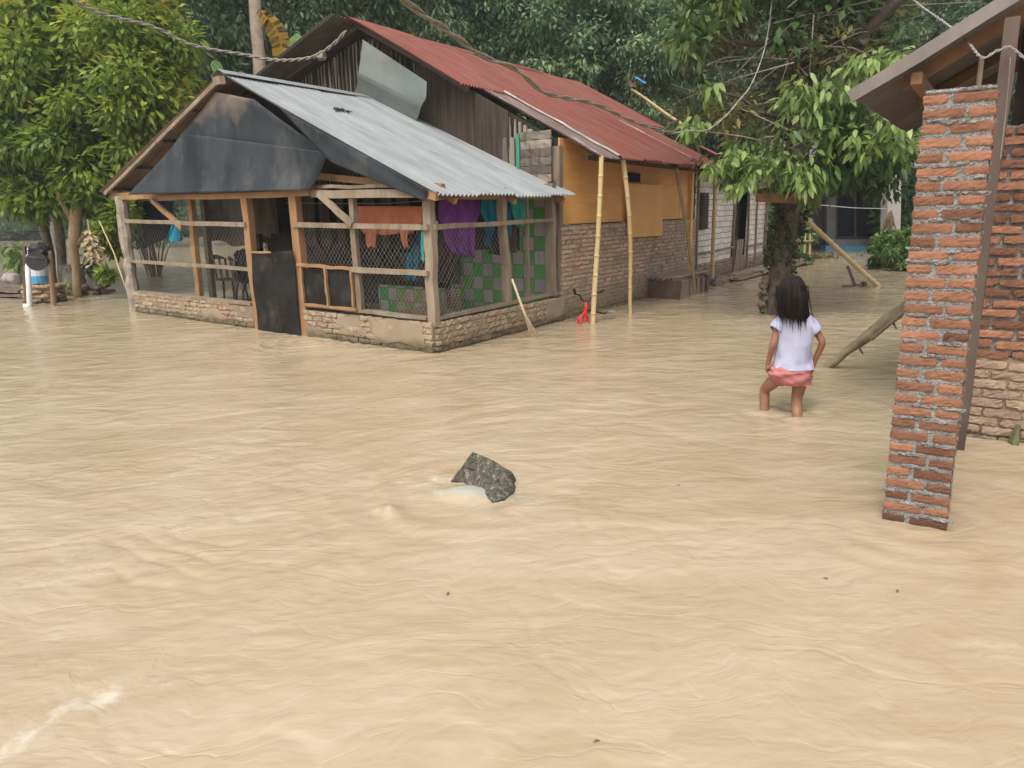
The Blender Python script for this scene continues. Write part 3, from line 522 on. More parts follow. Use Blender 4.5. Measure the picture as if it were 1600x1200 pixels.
# --- wire mesh
def chain(name,o,u,v,W,Hh,pitch=.070,r=.0015,parent=house):
    mb=MB(); u=nrm(u);v=nrm(v); n=nrm(np.cross(u,v))
    sl=1.15
    for sgn in (1,-1):
        k=-int(Hh/sl/pitch)-2
        while k*pitch<W+Hh/sl+pitch:
            # x = x0 + sgn*z/sl
            x0=k*pitch if sgn>0 else k*pitch
            pts=[]
            zs=np.linspace(0,Hh,2)
            xa,xb=x0,x0+sgn*Hh/sl; za,zb=0,Hh
            if xa>xb: xa,xb,za,zb=xb,xa,zb,za
            if xb<=0 or xa>=W: k+=1; continue
            if xa<0: za=za+(zb-za)*(0-xa)/(xb-xa); xa=0
            if xb>W: zb=za+(zb-za)*(W-xa)/(xb-xa) ; xb=W
            if abs(xb-xa)>.01:
                P_=o+u*xa+v*za; Q_=o+u*xb+v*zb; mid=(P_+Q_)/2+n*random.gauss(0,.008)+u*random.gauss(0,.004)
                mb.tube([P_,mid,Q_],r,3,cap=False)
            k+=1
    return mb.build(name,wire,parent,fix=False)
chain('wire_mesh',H(.035,.06,.40),BV,ZV,1.17,.98); chain('wire_mesh',H(.035,1.30,.93),BV,ZV,1.05,.47)
chain('wire_mesh',H(.04,3.55,.36),BV,ZV,1.75,1.08,pitch=.085,r=.0011); chain('wire_mesh',H(.04,5.35,.36),BV,ZV,1.9,1.12,pitch=.085,r=.0011)
chain('wire_mesh',H(.05,.03,.40),AV,ZV,1.42,.98); chain('wire_mesh',H(1.5,.03,.40),AV,ZV,1.1,.98)
# --- porch roof
RZ=3.40; RT=3.65
corr('porch_roof_slope',H(-.12,RT,RZ),H(2.95,RT,RZ),H(-.12,-.22,1.72),galv,rows=10,label='grey zinc slope of the porch roof')
corr('porch_roof_slope',H(-.14,RT-.02,RZ-.02),H(2.6,RT-.02,RZ-.02),H(-.14,7.72,2.02),brownsheet,rows=8,label='brown weathered slope of the porch roof')
def cap_(m):
    for sg in(-1,1):
        m.slab(lambda u,v:H(-.16+2.7*u,RT+sg*.17*v,RZ+.035-.075*v),20,2,-ZV*.004)
part('ridge_cap',galv,cap_)
def holes(m):
    for k in range(9):
        s=.93+.03*k; t=2.55+random.gauss(0,.02); z=1.72+(RZ-1.72)*(t+.22)/(RT+.22)+.022
        m.rough(H(s,t,z),AV*random.uniform(.02,.05),HV(0,.03,.013),ZV*.004,(2,2,1),.006,.3)
    for k in range(0):
        s=random.uniform(0,2.8);t=random.choice([.1,.35,1.2,2.2])+random.gauss(0,.03); z=1.72+(RZ-1.72)*(t+.22)/(RT+.22)+.02; m.rough(H(s,t,z),AV*.012,HV(0,.012,.005),ZV*.006,(1,1,1),.002,.3)
part('roof_debris',blackr,holes)
# rafters seen under the left overhang
for k,s in enumerate((-.11,.45,1.2)):
    part('rafter',woodg if k==0 else woodd,lambda m:rail(m,H(s,RT,RZ-.075),H(s,7.6,1.985),.04,.055))
for t in (4.6,5.6,6.6,7.5):
    z=RZ-(RZ-2.02)*(t-RT)/4.1-.045; part('purlin',woodd,lambda m:rail(m,H(-.12,t,z),H(2.5,t,z),.05,.05))
part('ridge_board',woodg,lambda m:rail(m,H(-.2,RT+.05,RZ-.12),H(-.1,RT-.1,RZ-.1),.05,.10))
for s in (.3,1.5,2.7): part('rafter',wood,lambda m:rail(m,H(s,RT,RZ-.11),H(s,-.15,1.655),.05,.07))
part('rafter',wood,lambda m:rail(m,H(-.08,.35,1.80),H(-.08,-.2,1.70),.05,.09))
# --- gable sheet over the porch: big dark zinc sheet, second sheet under the rake, tan top
def quadpanel(name,pts,mat,out=-.03,parent=house,n=14,th=.004,w=.02,label=None,flap=0):
    P_=[H(out,t,z) for t,z in pts]; mb=MB(); sd=random.random()*9
    def fn(u,v):
        a=P_[0]+(P_[1]-P_[0])*u; b=P_[3]+(P_[2]-P_[3])*u; p=a+(b-a)*v
        return p+NF*(w*math.sin(4*u+sd)*math.sin(3*v+sd)+w*.5*math.sin(9*u+5*v+sd)+flap*(1-v)**2)
    mb.slab(fn,n,n,NF*th); return mb.build(name,mat,parent,smooth=True,label=label,fix=False)
# corners: bottom left, bottom right, top right, top left
quadpanel('gable_sheet',[(6.50,1.93),(1.86,1.84),(1.50,2.25),(4.85,2.74)],tarp,-.10,label='large dark zinc sheet hung across the porch gable',n=24,flap=.10)
quadpanel('gable_sheet',[(4.97,2.68),(1.55,2.22),(3.0,3.0),(3.95,3.20)],tarp,-.06,label='upper dark zinc sheet',n=16)
quadpanel('gable_sheet',[(1.45,2.13),(-.05,1.66),(-.12,1.76),(2.4,2.83)],tarp,-.125,label='dark folded sheet along the roof edge',n=18,w=.01)
part('gable_backing',dark,lambda m:m.prism([H(.5,6.9,2.2),H(.5,.5,2.0),H(.5,RT,RZ-.15)],AV*.02))
# --- main gable wall (faces the porch)
S1=2.85; GT=3.8; GZ=4.55
def rz(t): return GZ-.525*(GT-t) if t<GT else GZ-.27*(t-GT)
# lower wall behind the porch: tiles, openings
def slab_s(m,t0,t1,z0,z1,s=S1,th=.06): m.box(H(s+th/2,(t0+t1)/2,(z0+z1)/2),BV*(t1-t0)/2,AV*th/2,ZV*(z1-z0)/2)
o=part('tiled_wall',tiles,lambda m:(slab_s(m,.05,.72,-.4,1.95),slab_s(m,.72,2.15,-.4,.98)))
part('tiled_wall',tiles,lambda m:m.box(H(2.35,2.6,0),BV*.75,AV*.03,ZV*.42))
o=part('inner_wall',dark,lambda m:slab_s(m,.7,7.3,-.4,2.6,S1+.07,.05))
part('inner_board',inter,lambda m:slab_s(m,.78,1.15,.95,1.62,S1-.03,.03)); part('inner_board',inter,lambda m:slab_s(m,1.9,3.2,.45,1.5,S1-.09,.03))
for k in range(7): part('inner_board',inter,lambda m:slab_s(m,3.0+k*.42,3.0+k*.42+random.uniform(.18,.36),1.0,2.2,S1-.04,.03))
# bamboo strip cladding of the upper gable
def strips(m):
    t=.3
    while t<7.3:
        w=random.uniform(.07,.13); top=min(rz(t+w/2),rz(t))-.10; 
        m.rough(H(S1-.02+random.gauss(0,.006),t+w/2,(1.9+top)/2)+BV*random.gauss(0,.004),BV*w*.47,AV*.012,ZV*(top-1.9)/2,(1,1,5),.004,.05,random.random()); t+=w
gbm=M('grey bamboo strips',(.15,.12,.09),(.26,.22,.17),6,6,.9,.4,30,stretch=(1,1,.15),tint=.5,c3=(.07,.055,.04),c3lo=.55,c3hi=.7)
part('gable_wall',gbm,strips)
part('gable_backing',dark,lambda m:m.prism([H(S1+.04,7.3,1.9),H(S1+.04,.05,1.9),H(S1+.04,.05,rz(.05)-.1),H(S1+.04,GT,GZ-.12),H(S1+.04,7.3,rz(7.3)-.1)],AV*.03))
part('gable_backing',dark,lambda m:m.prism([H(S1-.045,2.9,3.3),H(S1-.045,2.9,1.9),H(S1-.045,.85,1.9),H(S1-.045,.85,2.92),H(S1-.045,2.6,3.85)],-AV*.01)).data.materials[0]=M('bamboo with painted shade',(.035,.026,.019),(.08,.058,.042),4,7,.95,.4,20,stretch=(4,4,.3))  # panel over the strips, roof shade put into its dark colour
# board window right end, with green edge
def boards(m):
    for k in range(6):
        m.rough(H(S1-.07,.36,1.98+k*.115),BV*.27,AV*.012,ZV*.058,(6,1,2),.004,.08,random.random())
pw=part('plank_shutter',gbm,boards); part('green_strip',M('green paint',(.04,.22,.14),(.06,.28,.18),9,4,.7,.1,30),lambda m:m.beam(H(S1-.09,.66,1.95),H(S1-.09,.66,2.60),.05,.02,up=AV),pw)
part('plank_shutter',gbm,lambda m:[m.rough(H(S1-.07,.78+k*.13,2.25),BV*.06,AV*.012,ZV*.34,(1,1,4),.004,.08,random.random()) for k in range(2)])
# bare zinc sheet leaning on the gable
def gs(u,v):
    TL=H(2.42,3.5,4.12)+HV(-.0,0,0); TR=H(2.42,2.15,3.42); BR=H(2.60,2.55,2.93); BL=H(2.62,3.78,3.52)
    a=TL+(TR-TL)*u; b=BL+(BR-BL)*u; return a+(b-a)*v+NF*(.05*math.sin(math.pi*v)-.10*max(0,v-.55)+.015*math.sin(7*u)) 
def gs2(u,v):
    TL=H(2.44,3.48,4.20); TR=H(2.44,2.12,3.42); MR=H(2.45,2.14,3.20); BR=H(2.60,2.55,2.90); BL=H(2.63,3.95,3.50); ML=H(2.5,3.66,3.72)
    L=TL+(ML-TL)*(v/.6) if v<.6 else ML+(BL-ML)*((v-.6)/.4); R=TR+(MR-TR)*(v/.4) if v<.4 else MR+(BR-MR)*((v-.4)/.6)
    return L+(R-L)*u+NF*(.015*math.sin(6*u+1)*math.sin(4*v)+.025*math.exp(-((v-.6)/.16)**2))
part('leaning_sheet',greysheet,lambda m:m.slab(gs2,14,14,NF*.004),smooth=True)
# --- main red roof
corr('roof_slope',H(2.40,GT,GZ),H(10.1,GT,GZ),H(2.40,1.42,rz(1.42)),redroof,rows=8,sag=.03,label='red painted sheet slope')
corr('roof_slope',H(3.58,1.50,rz(1.50)+.012),H(8.5,1.50,rz(1.50)+.012),H(3.58,-.62,2.23+.012),redroof,rows=8,sag=.02,label='lower red painted sheets over the side wall')
corr('roof_slope',H(2.95,1.50,rz(1.5)-.02),H(3.75,1.50,rz(1.5)-.02),H(2.95,-.62,2.22),oldsheet,rows=6,sag=.01,label='old rusty sheet at the lower roof corner')
corr('roof_slope',H(2.10,GT,GZ-.01),H(10.1,GT,GZ-.01),H(2.10,7.7,rz(7.7)),undersheet,rows=6,sag=.03,label='grey back slope')
fl_=M('flaking white edge',(.42,.39,.36),(.55,.52,.47),14,5,.8,.1,40,c3=(.3,.12,.09),c3lo=.52,c3hi=.66)
part('white_flashing',fl_,lambda m:m.beam(H(3.56,1.45,rz(1.45)+.03),H(3.56,-.60,2.27),.035,.02,jit=.004,seg=10)); part('white_flashing',fl_,lambda m:m.beam(H(7.2,1.2,rz(1.2)+.03),H(7.2,-.3,rz(-.3)+.04),.03,.02,jit=.004,seg=8))
part('ridge_cap',redroof,lambda m:[m.slab(lambda u,v:H(2.42+7.6*u,GT+sg*.16*v,GZ+.03-.09*v+.01*math.sin(u*20)),30,2,-ZV*.004) for sg in(-1,1)])
# far end of the roof over the woven annex
corr('roof_slope',H(10.0,GT,4.42),H(15.5,GT,3.95),H(10.0,-.35,2.35),redroof,rows=6,sag=.05,label='far red slope beyond the sagging ridge')
corr('roof_slope',H(8.55,.95,2.75),H(14.0,.95,2.75),H(8.55,-.42,2.12),oldsheet,rows=5,sag=.03,label='low rusty sheets over the woven wall')
for s in (3.5,4.9,6.3,7.7): part('rafter',woodd,lambda m:rail(m,H(s,1.5,rz(1.5)-.07),H(s,-.40,2.24),.05,.08))
part('eave_beam',woodd,lambda m:rail(m,H(3.1,-.30,2.24),H(8.4,-.30,2.22),.05,.06))
for s in (2.62,): part('rafter',woodd,lambda m:(rail(m,H(s,GT,GZ-.07),H(s,1.45,rz(1.45)-.06),.04,.06),rail(m,H(s,GT,GZ-.10),H(s,7.5,rz(7.5)-.06),.04,.06)))
# --- long side wall
sb=MB(); brickwall(sb,None,H(2.86,0,-.4),AV,NS,5.45,1.74,bl=.205,bh=.05,gap=.014,jit=.003,seg=(4,1,2),rnd=.12,zj=.003); sw=sb.build('brick_wall',brickh,house)
c=MB(); c.rough(H(5.60,0,.47)-NS*.042,AV*2.74,NS*.064,ZV*.865,(50,1,16),.005,0); c.build('mortar_core',mortarm,sw)
c=MB(); c.box(H(2.9,.10,1.1),AV*.05,BV*.1,ZV*1.3); c.build('corner_post',woodg,house)
part('plywood_wall',ply,lambda m:(m.box(H(4.02,.03,1.93),AV*1.13,NS*.012,ZV*.58),m.box(H(6.34,.034,1.93),AV*1.17,NS*.012,ZV*.58)))
part('plywood_wall',ply,lambda m:m.box(H(7.83,.03,1.93),AV*.31,NS*.012,ZV*.58))
part('corner_post',ply2,lambda m:m.box(H(8.02,-.01,1.30),AV*.06,NS*.05,ZV*1.1))
part('vent_opening',cl_dk,lambda m:m.box(H(5.32,.0,2.05),AV*.24,NS*.02,ZV*.07))
part('window_cover',ply2,lambda m:m.box(H(5.72,-.06,1.52),AV*.72,NS*.012,ZV*.44,jit=.01))
# --- woven bamboo annex
part('woven_wall',wovenm,lambda m:(m.slab(lambda u,v:H(8.3+2.6*u,0,.42+1.95*v)+NS*.02*math.sin(5*u+2*v),16,8,-NS*.02),m.slab(lambda u,v:H(12.0+1.7*u,0,.30+2.0*v)+NS*.02*math.sin(5*u+v),12,8,-NS*.02)))
sb=MB(); brickwall(sb,None,H(8.3,.0,-.4),AV,NS,5.4,.85,bl=.205,bh=.05,gap=.014,jit=.004,seg=(3,1,1),rnd=.2); a=sb.build('brick_base',brickh,house)
c=MB(); c.box(H(11.0,.07,0),AV*2.7,NS*.06,ZV*.42); c.build('mortar_core',mortarm,a)
part('annex_backing',dark,lambda m:(m.box(H(10.9,.22,1.0),AV*2.7,BV*.03,ZV*1.3),m.box(H(13.7,1.6,1.0),AV*.04,BV*1.5,ZV*1.4)))
for s in (8.42,10.9,12.05,12.75,13.68): part('batten',woodg,lambda m:m.beam(H(s,-.04,.1),H(s+random.gauss(0,.03),-.04,2.3),.045,.03,up=AV,jit=.006,seg=5))
part('batten',woodg,lambda m:m.beam(H(8.4,-.05,.62),H(10.85,-.05,.66),.03,.04)); part('batten',woodg,lambda m:m.beam(H(12.0,-.05,.62),H(13.6,-.05,.62),.03,.04))
lv=part('louvre_window',woodd,lambda m:(m.box(H(8.72,-.05,1.48),AV*.21,NS*.03,ZV*.36)))
part('slats',inter,lambda m:[m.beam(H(8.53,-.09,1.16+k*.055),H(8.91,-.09,1.16+k*.055),.02,.03) for k in range(12)],lv)
part('door_board',woodg,lambda m:[m.rough(H(11.1+k*.17,-.03,.45),AV*.08,NS*.012,ZV*.38,(1,1,4),.004,.05,random.random()) for k in range(4)])
# porch floor inside (a drowned plank floor just breaking the surface)
part('porch_floor',woodd,lambda m:[m.rough(H(1.3,3.75+k*.24,.05+random.gauss(0,.012)),AV*1.0,BV*.11,ZV*.03,(4,1,1),.010,.05,random.random()) for k in range(12)])

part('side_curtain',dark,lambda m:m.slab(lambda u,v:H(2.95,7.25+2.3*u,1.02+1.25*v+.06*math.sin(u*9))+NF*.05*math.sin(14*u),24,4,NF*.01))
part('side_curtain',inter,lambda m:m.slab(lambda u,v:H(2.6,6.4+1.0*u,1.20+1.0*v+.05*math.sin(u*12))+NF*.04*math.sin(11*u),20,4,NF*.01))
# ================================================= right hand house
W1=onz(1505,680); RU=np.array([.8300,-.5577,0]); RV=np.array([.5577,.8300,0]); RN=-RV
def G(u,v,z): return W1+RU*u+RV*v+ZV*z
rh=thing('brick_house','unfinished red brick house with grey sheet eave and silt stained wall base','house',G(1.5,1,-.4))
b=MB(); brickwall(b,None,G(0,0,-.4+.94),RU,RN,3.0,1.46,bl=.20,bh=.048,gap=.017,jit=.0022,seg=(8,2,3),rnd=.12); rw=b.build('brick_wall',brickn,rh)
b=MB(); brickwall(b,None,G(0,0,-.4),RU,RN,3.0,.94,bl=.21,bh=.050,gap=.012,jit=.003,seg=(8,2,3),rnd=.12); b.build('stained_brick_wall',M('pale silt covered brick',(.27,.18,.125),(.36,.26,.185),5,7,.95,.7,60,tint=.18,c3=(.30,.22,.15),c3lo=.5,c3hi=.7,damp=(.14,.11,.07),dampz=(.0,.10)),rh)
c=MB(); c.rough(G(1.5,.055,1.26),RU*1.49,RV*.058,ZV*.70,(150,1,70),.0035,0); c.build('mortar_core',mortar,rw)
c=MB(); c.rough(G(1.5,.055,.05),RU*1.49,RV*.072,ZV*.5,(100,1,30),.003,0); c.build('mortar_core',mortarm,rw)
b=MB(); brickwall(b,None,G(.03,.11,-.4),RV,-RU,2.8,2.35,bl=.20,bh=.048,gap=.017,seg=(4,1,2)); b.build('brick_wall',brickn,rh)
rz2=lambda u:2.16+.56*(u+.78)
part('dark_gable',dark,lambda m:m.prism([G(.05,.12,1.95),G(3.2,.12,1.95),G(3.2,.12,rz2(3.2)-.1),G(.05,.12,rz2(.05)-.1)],RV*.03),rh)
part('window_opening',cl_dk,lambda m:m.box(G(.55,-.0,2.32),RU*.42,RV*.08,ZV*.30),rh)
# roof: corrugations run along the slope
def roofcorr(name,mat,v0,v1,dz,parent):
    p00=G(-.78,v0,2.16+dz); p10=G(-.78,v1,2.16+dz); p01=G(3.4,v0,rz2(3.4)+dz)
    return corr(name,p00,p10,p01,mat,pitch=.076,amp=.012,rows=8,th=.006,sag=.008,parent=parent)
roofcorr('roof_sheet',undersheet,-.34,2.4,0,rh)
part('rake_edge',M('grey rake board',(.15,.13,.11),(.23,.20,.17),4,6,.85,.2,40,stretch=(1,1,.3)),lambda m:m.beam(G(-.80,-.36,2.165),G(3.3,-.36,rz2(3.3)+.005),.012,.075,up=ZV,jit=.003,seg=12),rh)
for v in (-.12,.9,1.8): part('rafter',woodr,lambda m:m.beam(G(-.55,v,rz2(-.55)-.06),G(3.2,v,rz2(3.2)-.06),.05,.07,jit=.003,seg=5),rh)
for u in (-.45,.75): part('purlin',woodr,lambda m:m.beam(G(u,-.30,rz2(u)-.10),G(u,2.2,rz2(u)-.10),.06,.07,jit=.003,seg=4),rh)
part('wall_plate',woodg,lambda m:m.beam(G(-.1,-.0,rz2(.1)-.16),G(3.0,-.0,rz2(3.0)-.22),.06,.06,jit=.003,seg=4),rh)
# post standing in front of the wall corner
q=MB(); q.beam(onz(1499,701)-ZV*.4-RU*.012,onz(1499,701)+ZV*2.5+RU*.006,.072,.065,up=RV,jit=.004,seg=8); tag(q.build('wooden_post',M('rough purple brown timber',(.085,.058,.045),(.14,.10,.08),4,6,.9,.35,30,stretch=(1,1,.2),damp=(.06,.04,.03),dampz=(.02,.3)),base=onz(1499,701)-ZV*.4),'rough brown wooden post rising from the water between the brick pillar and the brick house','post')
q=MB(); P0=onz(1584,694); q.tube([P0-ZV*.2,P0+ZV*.02,P0+ZV*.13+RU*.01],[.03,.035,.012],8,jit=.12); tag(q.build('stump',M('mossy stub',(.09,.10,.04),(.16,.15,.08),14,6,.95,.5,60),base=P0-ZV*.4),'small mossy stub poking out of the water at the foot of the brick house wall','stump')
# ================================================= brick pillar
A=onz(1378,812);B=onz(1478,830); pu=nrm(B-A); pv=np.array([-pu[1],pu[0],0]); PW=.272; pc=(A+B)/2+pv*PW/2
pil=thing('brick_pillar','tall unplastered red brick pillar with thick grey mortar standing alone in the water','pillar',pc-ZV*.4)
bh,gap=.0410,.0190; z=-.42; k=0
bk=MB(); mo=MB()
lean=np.array([0,0,0.])
while z<1.985-bh*.5:
    def brk(c,ux,uy,tint=None):
        bk.rough(c,ux,uy,ZV*bh/2*random.uniform(.94,1.05)+pu*random.gauss(0,.0015),(9,5,4),.0011,.09,random.random() if tint is None else tint)
    zc=z+bh/2; o=pc+ZV*zc; h=PW/2; g=gap*.85; off=lambda:pu*random.gauss(0,.0015)+pv*random.gauss(0,.0015)
    wdt=.098
    lb=PW-wdt-g
    if k%2: # long brick on the right of the front face
        brk(o+pu*(h-lb/2)-pv*(h-wdt/2)+off(),pu*lb/2,pv*wdt/2); brk(o-pu*(h-wdt/2)-pv*(h-lb/2)+off(),pu*wdt/2,pv*lb/2)
        brk(o-pu*(h-lb/2)+pv*(h-wdt/2)+off(),pu*lb/2,pv*wdt/2); brk(o+pu*(h-wdt/2)+pv*(h-lb/2)+off(),pu*wdt/2,pv*lb/2)
    else:
        brk(o-pu*(h-lb/2)-pv*(h-wdt/2)+off(),pu*lb/2,pv*wdt/2); brk(o+pu*(h-wdt/2)-pv*(h-lb/2)+off(),pu*wdt/2,pv*lb/2)
        brk(o+pu*(h-lb/2)+pv*(h-wdt/2)+off(),pu*lb/2,pv*wdt/2); brk(o-pu*(h-wdt/2)+pv*(h-lb/2)+off(),pu*wdt/2,pv*lb/2)
    # mortar bed squeezed out of the joint, lumpy
    zz=z+bh+gap/2
    mo.rough(pc+ZV*zz,pu*(h-.006),pv*(h-.006),ZV*(gap*.5+.0015),(44,44,2),.0014,.12)
    if random.random()<.5:
        for _ in range(3): mo.rough(pc+ZV*(zz+random.gauss(0,.004))+pu*random.uniform(-.9,.9)*h-pv*(h-.003),pu*random.uniform(.015,.05),pv*.005,ZV*.007,(8,3,4),.002,.5)
    if random.random()<.8: mo.rough(pc+ZV*zz+pv*random.uniform(-.8,.9)*h+pu*(h-.002),pv*random.uniform(.02,.05),pu*.005,ZV*.008,(8,3,4),.003,.5)
    z+=bh+gap; k+=1
mo.rough(pc+ZV*((z-gap-.4)/2),pu*(PW/2-.007),pv*(PW/2-.007),ZV*((z-gap+.4)/2-.004),(50,50,300),.0018,0)
bo=bk.build('brickwork',brickn,pil); mo.build('mortar',mortar,pil)
# ================================================= props, poles, small things round the house
def bam(mb,p,q,r0,r1,bend=.02,n=10,tint=0,node=.26,sd=0):
    p=np.array(p);q=np.array(q);L=np.linalg.norm(q-p); d=(q-p)/L; sx=nrm(np.cross(d,[.3,.9,.1])); sy=np.cross(d,sx)
    m=max(3,int(L/node)); pts=[];rr=[]
    for i in range(m+1):
        t=i/m; c=p+(q-p)*t+sx*bend*math.sin(t*math.pi*1.6+sd)+sy*bend*.6*math.sin(t*math.pi*2.3+sd*2); r=r0+(r1-r0)*t
        if 0<i<m:
            pts+=[c-d*.022,c-d*.006,c+d*.004,c+d*.022]; rr+=[r*.97,r*1.14,r*1.12,r*.95]
        else: pts.append(c);rr.append(r)
    mb.tube(pts,rr,n,tint=tint); 
    for i in range(1,m):       # dark node rings
        t=i/m; c=p+(q-p)*t+sx*bend*math.sin(t*math.pi*1.6+sd)+sy*bend*.6*math.sin(t*math.pi*2.3+sd*2); r=(r0+(r1-r0)*t)*1.16
        mb.tube([c-d*.003,c+d*.003],[r,r],n,tint=.8)
def pole(p,q,r0,r1,label,group=None,bend=.02,sd=0,name='bamboo_pole',cat='pole',mat=None,**k):
    mb=MB(); bam(mb,p,q,r0,r1,bend,sd=sd,**k); return tag(mb.build(name,mat or bamboo,base=p,smooth=False),label,cat,group)
def toward(x,y,p,extra=0): return None
gp='bamboo poles propping the red roof'
b1=onz(926,505); t1=at(939,244,H(3.0,-.56,0)[1]); pole(b1-ZV*.4,t1,.038,.033,'thick pale bamboo pole under the roof corner beside the red bicycle',gp,.012,.5)
b2=onz(992,490); t2=at(973,248,H(3.75,-.56,0)[1]); pole(b2-ZV*.4,t2,.026,.036,'crooked bamboo pole in front of the yellow plywood window cover',gp,.045,1.2,tint=.15)
b3=onz(1092,460); t3=at(1058,262,H(6.0,-.5,0)[1]); pole(b3-ZV*.4,t3,.036,.034,'dark grey leaning pole rising from the end of the bench',gp,.02,2.2,tint=.75)
b4=onz(1114,442); t4=at(1117,268,H(8.6,-.5,0)[1]); pole(b4-ZV*.4,t4,.045,.04,'straight pale bamboo pole in front of the white woven wall',gp,.012,.2)
# bamboo leaning on the tree trunk
q0=onz(1373,446); q1=at(1213,303,11.35); dd=q0-q1
pole(q0+nrm(q0-q1)*.5,q1,.046,.04,'long pale bamboo pole leaning from the water against the tree trunk',None,.01,.4,name='leaning_bamboo_pole')
# broom like stick
q0=onz(834,527); q1=at(800,436,H(1.2,-.1,0)[1]-.0); mb=MB(); mb.tube([q1,(q0+q1)/2+RNG.normal(0,.005,3),q0],[.014,.017,.02],8)
br=mb.build('broom',M('pale stick',(.46,.36,.24),(.56,.46,.33),5,4,.8,.2,40),base=q0,smooth=True); tag(br,'old bristle broom with its pale handle leaning on the low porch wall','broom')
mb=MB(); d=nrm(q0-q1)
for k in range(60):
    o=RNG.normal(0,.010,3); mb.tube([q0-d*.28+o*.6,q0-d*.12+o*1.6,q0+d*.03+o*4.0],[.005,.006,.003],4)
mb.build('bristles',thatch,br)
# bench
bn=thing('bamboo_bench','low bamboo slat bench with dark boxed legs against the brick side wall','bench',H(6.6,-.35,-.4))
def bt(m):
    for k in range(9):
        s0,s1=5.95,7.55; t=-.02-.07*k; bam(m,H(s0+random.gauss(0,.06),t,.36+.01*math.sin(k)),H(s1+random.gauss(0,.08),t,.37+random.gauss(0,.008)),.022,.018,.006,6,tint=.35)
bt_=MB(); bt(bt_); bt_.build('slat_top',M('grey green bamboo',(.19,.155,.09),(.28,.225,.14),5,5,.8,.2,40),bn)
part('crosspiece',woodg,lambda m:[m.beam(H(s,-.02,.33),H(s,-.66,.33),.04,.04) for s in (6.05,6.75,7.45)],bn)
for s,t in ((6.02,-.60),(6.05,-.06),(7.48,-.6),(7.48,-.06)): part('leg',woodd,lambda m:m.beam(H(s,t,-.4),H(s,t,.33),.07,.07,up=AV,jit=.005,seg=3),bn)
part('side_board',woodd,lambda m:m.box(H(6.0,-.33,-.02),AV*.02,BV*.27,ZV*.33),bn)
for s in (6.66,6.98,7.28): part('front_board',woodg,lambda m:m.box(H(s,-.60,-.02),AV*.055,BV*.02,ZV*.31,jit=.006),bn)
part('side_board',woodg,lambda m:m.box(H(6.22,-.62,-.02),AV*.19,BV*.015,ZV*.32,jit=.004),bn)
# lumber pile
gl='planks piled along the woven wall'
for k in range(6):
    s0=9.3+.1*k; P=H(s0,-.35-.10*(k%3),.06+.065*(k//3)); Q=H(14.6+.2*k,-.55-.16*(k%3),.10+.065*(k//3)); mb=MB(); mb.rough((P+Q)/2,(Q-P)/2,nrm(np.cross(Q-P,ZV))*.055,ZV*.028,(20,1,1),.009,.02)
    lab=['longest plank at the bottom of the grey pile by the woven wall, nearest the wall','middle bottom plank of the grey pile by the woven wall','outer bottom plank of the grey pile by the woven wall','upper plank of the grey pile nearest the woven wall','upper middle plank of the grey pile by the woven wall','upper outer plank of the grey pile by the woven wall'][k]
    tag(mb.build('plank',woodg,base=P),lab,'plank',gl)
mb=MB(); mb.rough(H(9.0,-.3,.03),AV*.42,BV*.16,ZV*.10,(8,4,3),.03,.3); tag(mb.build('rubble_heap',M('rubble',(.14,.11,.08),(.24,.2,.15),12,6,.95,.8,50),base=H(9.0,-.3,-.4)),'dark rubble heap at the near end of the grey plank pile','rubble')
mb=MB(); mb.beam(onz(1141,437)-ZV*.3,at(1152,372,onz(1141,437)[1]+.6),.045,.035,jit=.004,seg=5); tag(mb.build('stake',woodd,base=onz(1141,437)-ZV*.4),'thin dark stake leaning in front of the open woven wall','stake')
# bicycle, mostly drowned
bk0=H(2.75,-.30,0)
bc=thing('bicycle','small red child bicycle mostly under water leaning at the brick wall behind a bamboo pole','bicycle',bk0-ZV*.4)
PB=lambda x,y,dy=0: at(x,y,bk0[1]+dy)
hb=[PB(897,452,-.10),PB(899,460,-.06),PB(906,461,-.04),PB(908,467,0),PB(913,471,.02),PB(920,470,.04),PB(924,465,.06),PB(927,459,.08),PB(938,457,.14),PB(944,453,.16)]
part('handlebar',blackr,lambda m:m.tube(hb,.0115,8),bc,True)
part('grip',blackr,lambda m:(m.tube([hb[0]-ZV*0,hb[1]],.02,8),m.tube([hb[-2],hb[-1]],.02,8)),bc,True)
part('stem',redp,lambda m:m.tube([PB(915,472,.02),PB(916,480),PB(914,492),PB(911,503,-.02)],[.016,.026,.024,.022],8),bc,True)
part('fork',redp,lambda m:(m.tube([PB(914,488),PB(908,494,-.06),PB(904,500,-.1),PB(901,512,-.12)],[.02,.018,.016,.014],8),m.tube([PB(914,488),PB(918,496,.03),PB(918,512,.05)],[.02,.018,.014],8)),bc,True)
part('mudguard',redp,lambda m:m.grid(lambda u,v:PB(903,502,-.1)+ZV*(.045*math.sin(u*math.pi))+NS*(.06-.12*u)*1.0+AV*(v-.5)*.055,8,3),bc,True)
part('front_wheel',blackr,lambda m:m.tube([PB(908,512)+ZV*(-.16+.15*math.sin(a*math.pi/12))+NS*(.15*math.cos(a*math.pi/12)) for a in range(25)],.018,8,cap=False),bc,True)
part('frame_tube',blackr,lambda m:m.tube([PB(916,484),PB(930,487,.1),PB(944,490,.25),PB(952,486,.3)],[.016,.014,.012,.012],8),bc,True)
part('rear_wheel',blackr,lambda m:m.tube([PB(946,505,.3)+ZV*(-.12+.17*math.sin(a*math.pi/12))+AV*(.16*math.cos(a*math.pi/12)) for a in range(25)],.014,8,cap=False),bc,True)
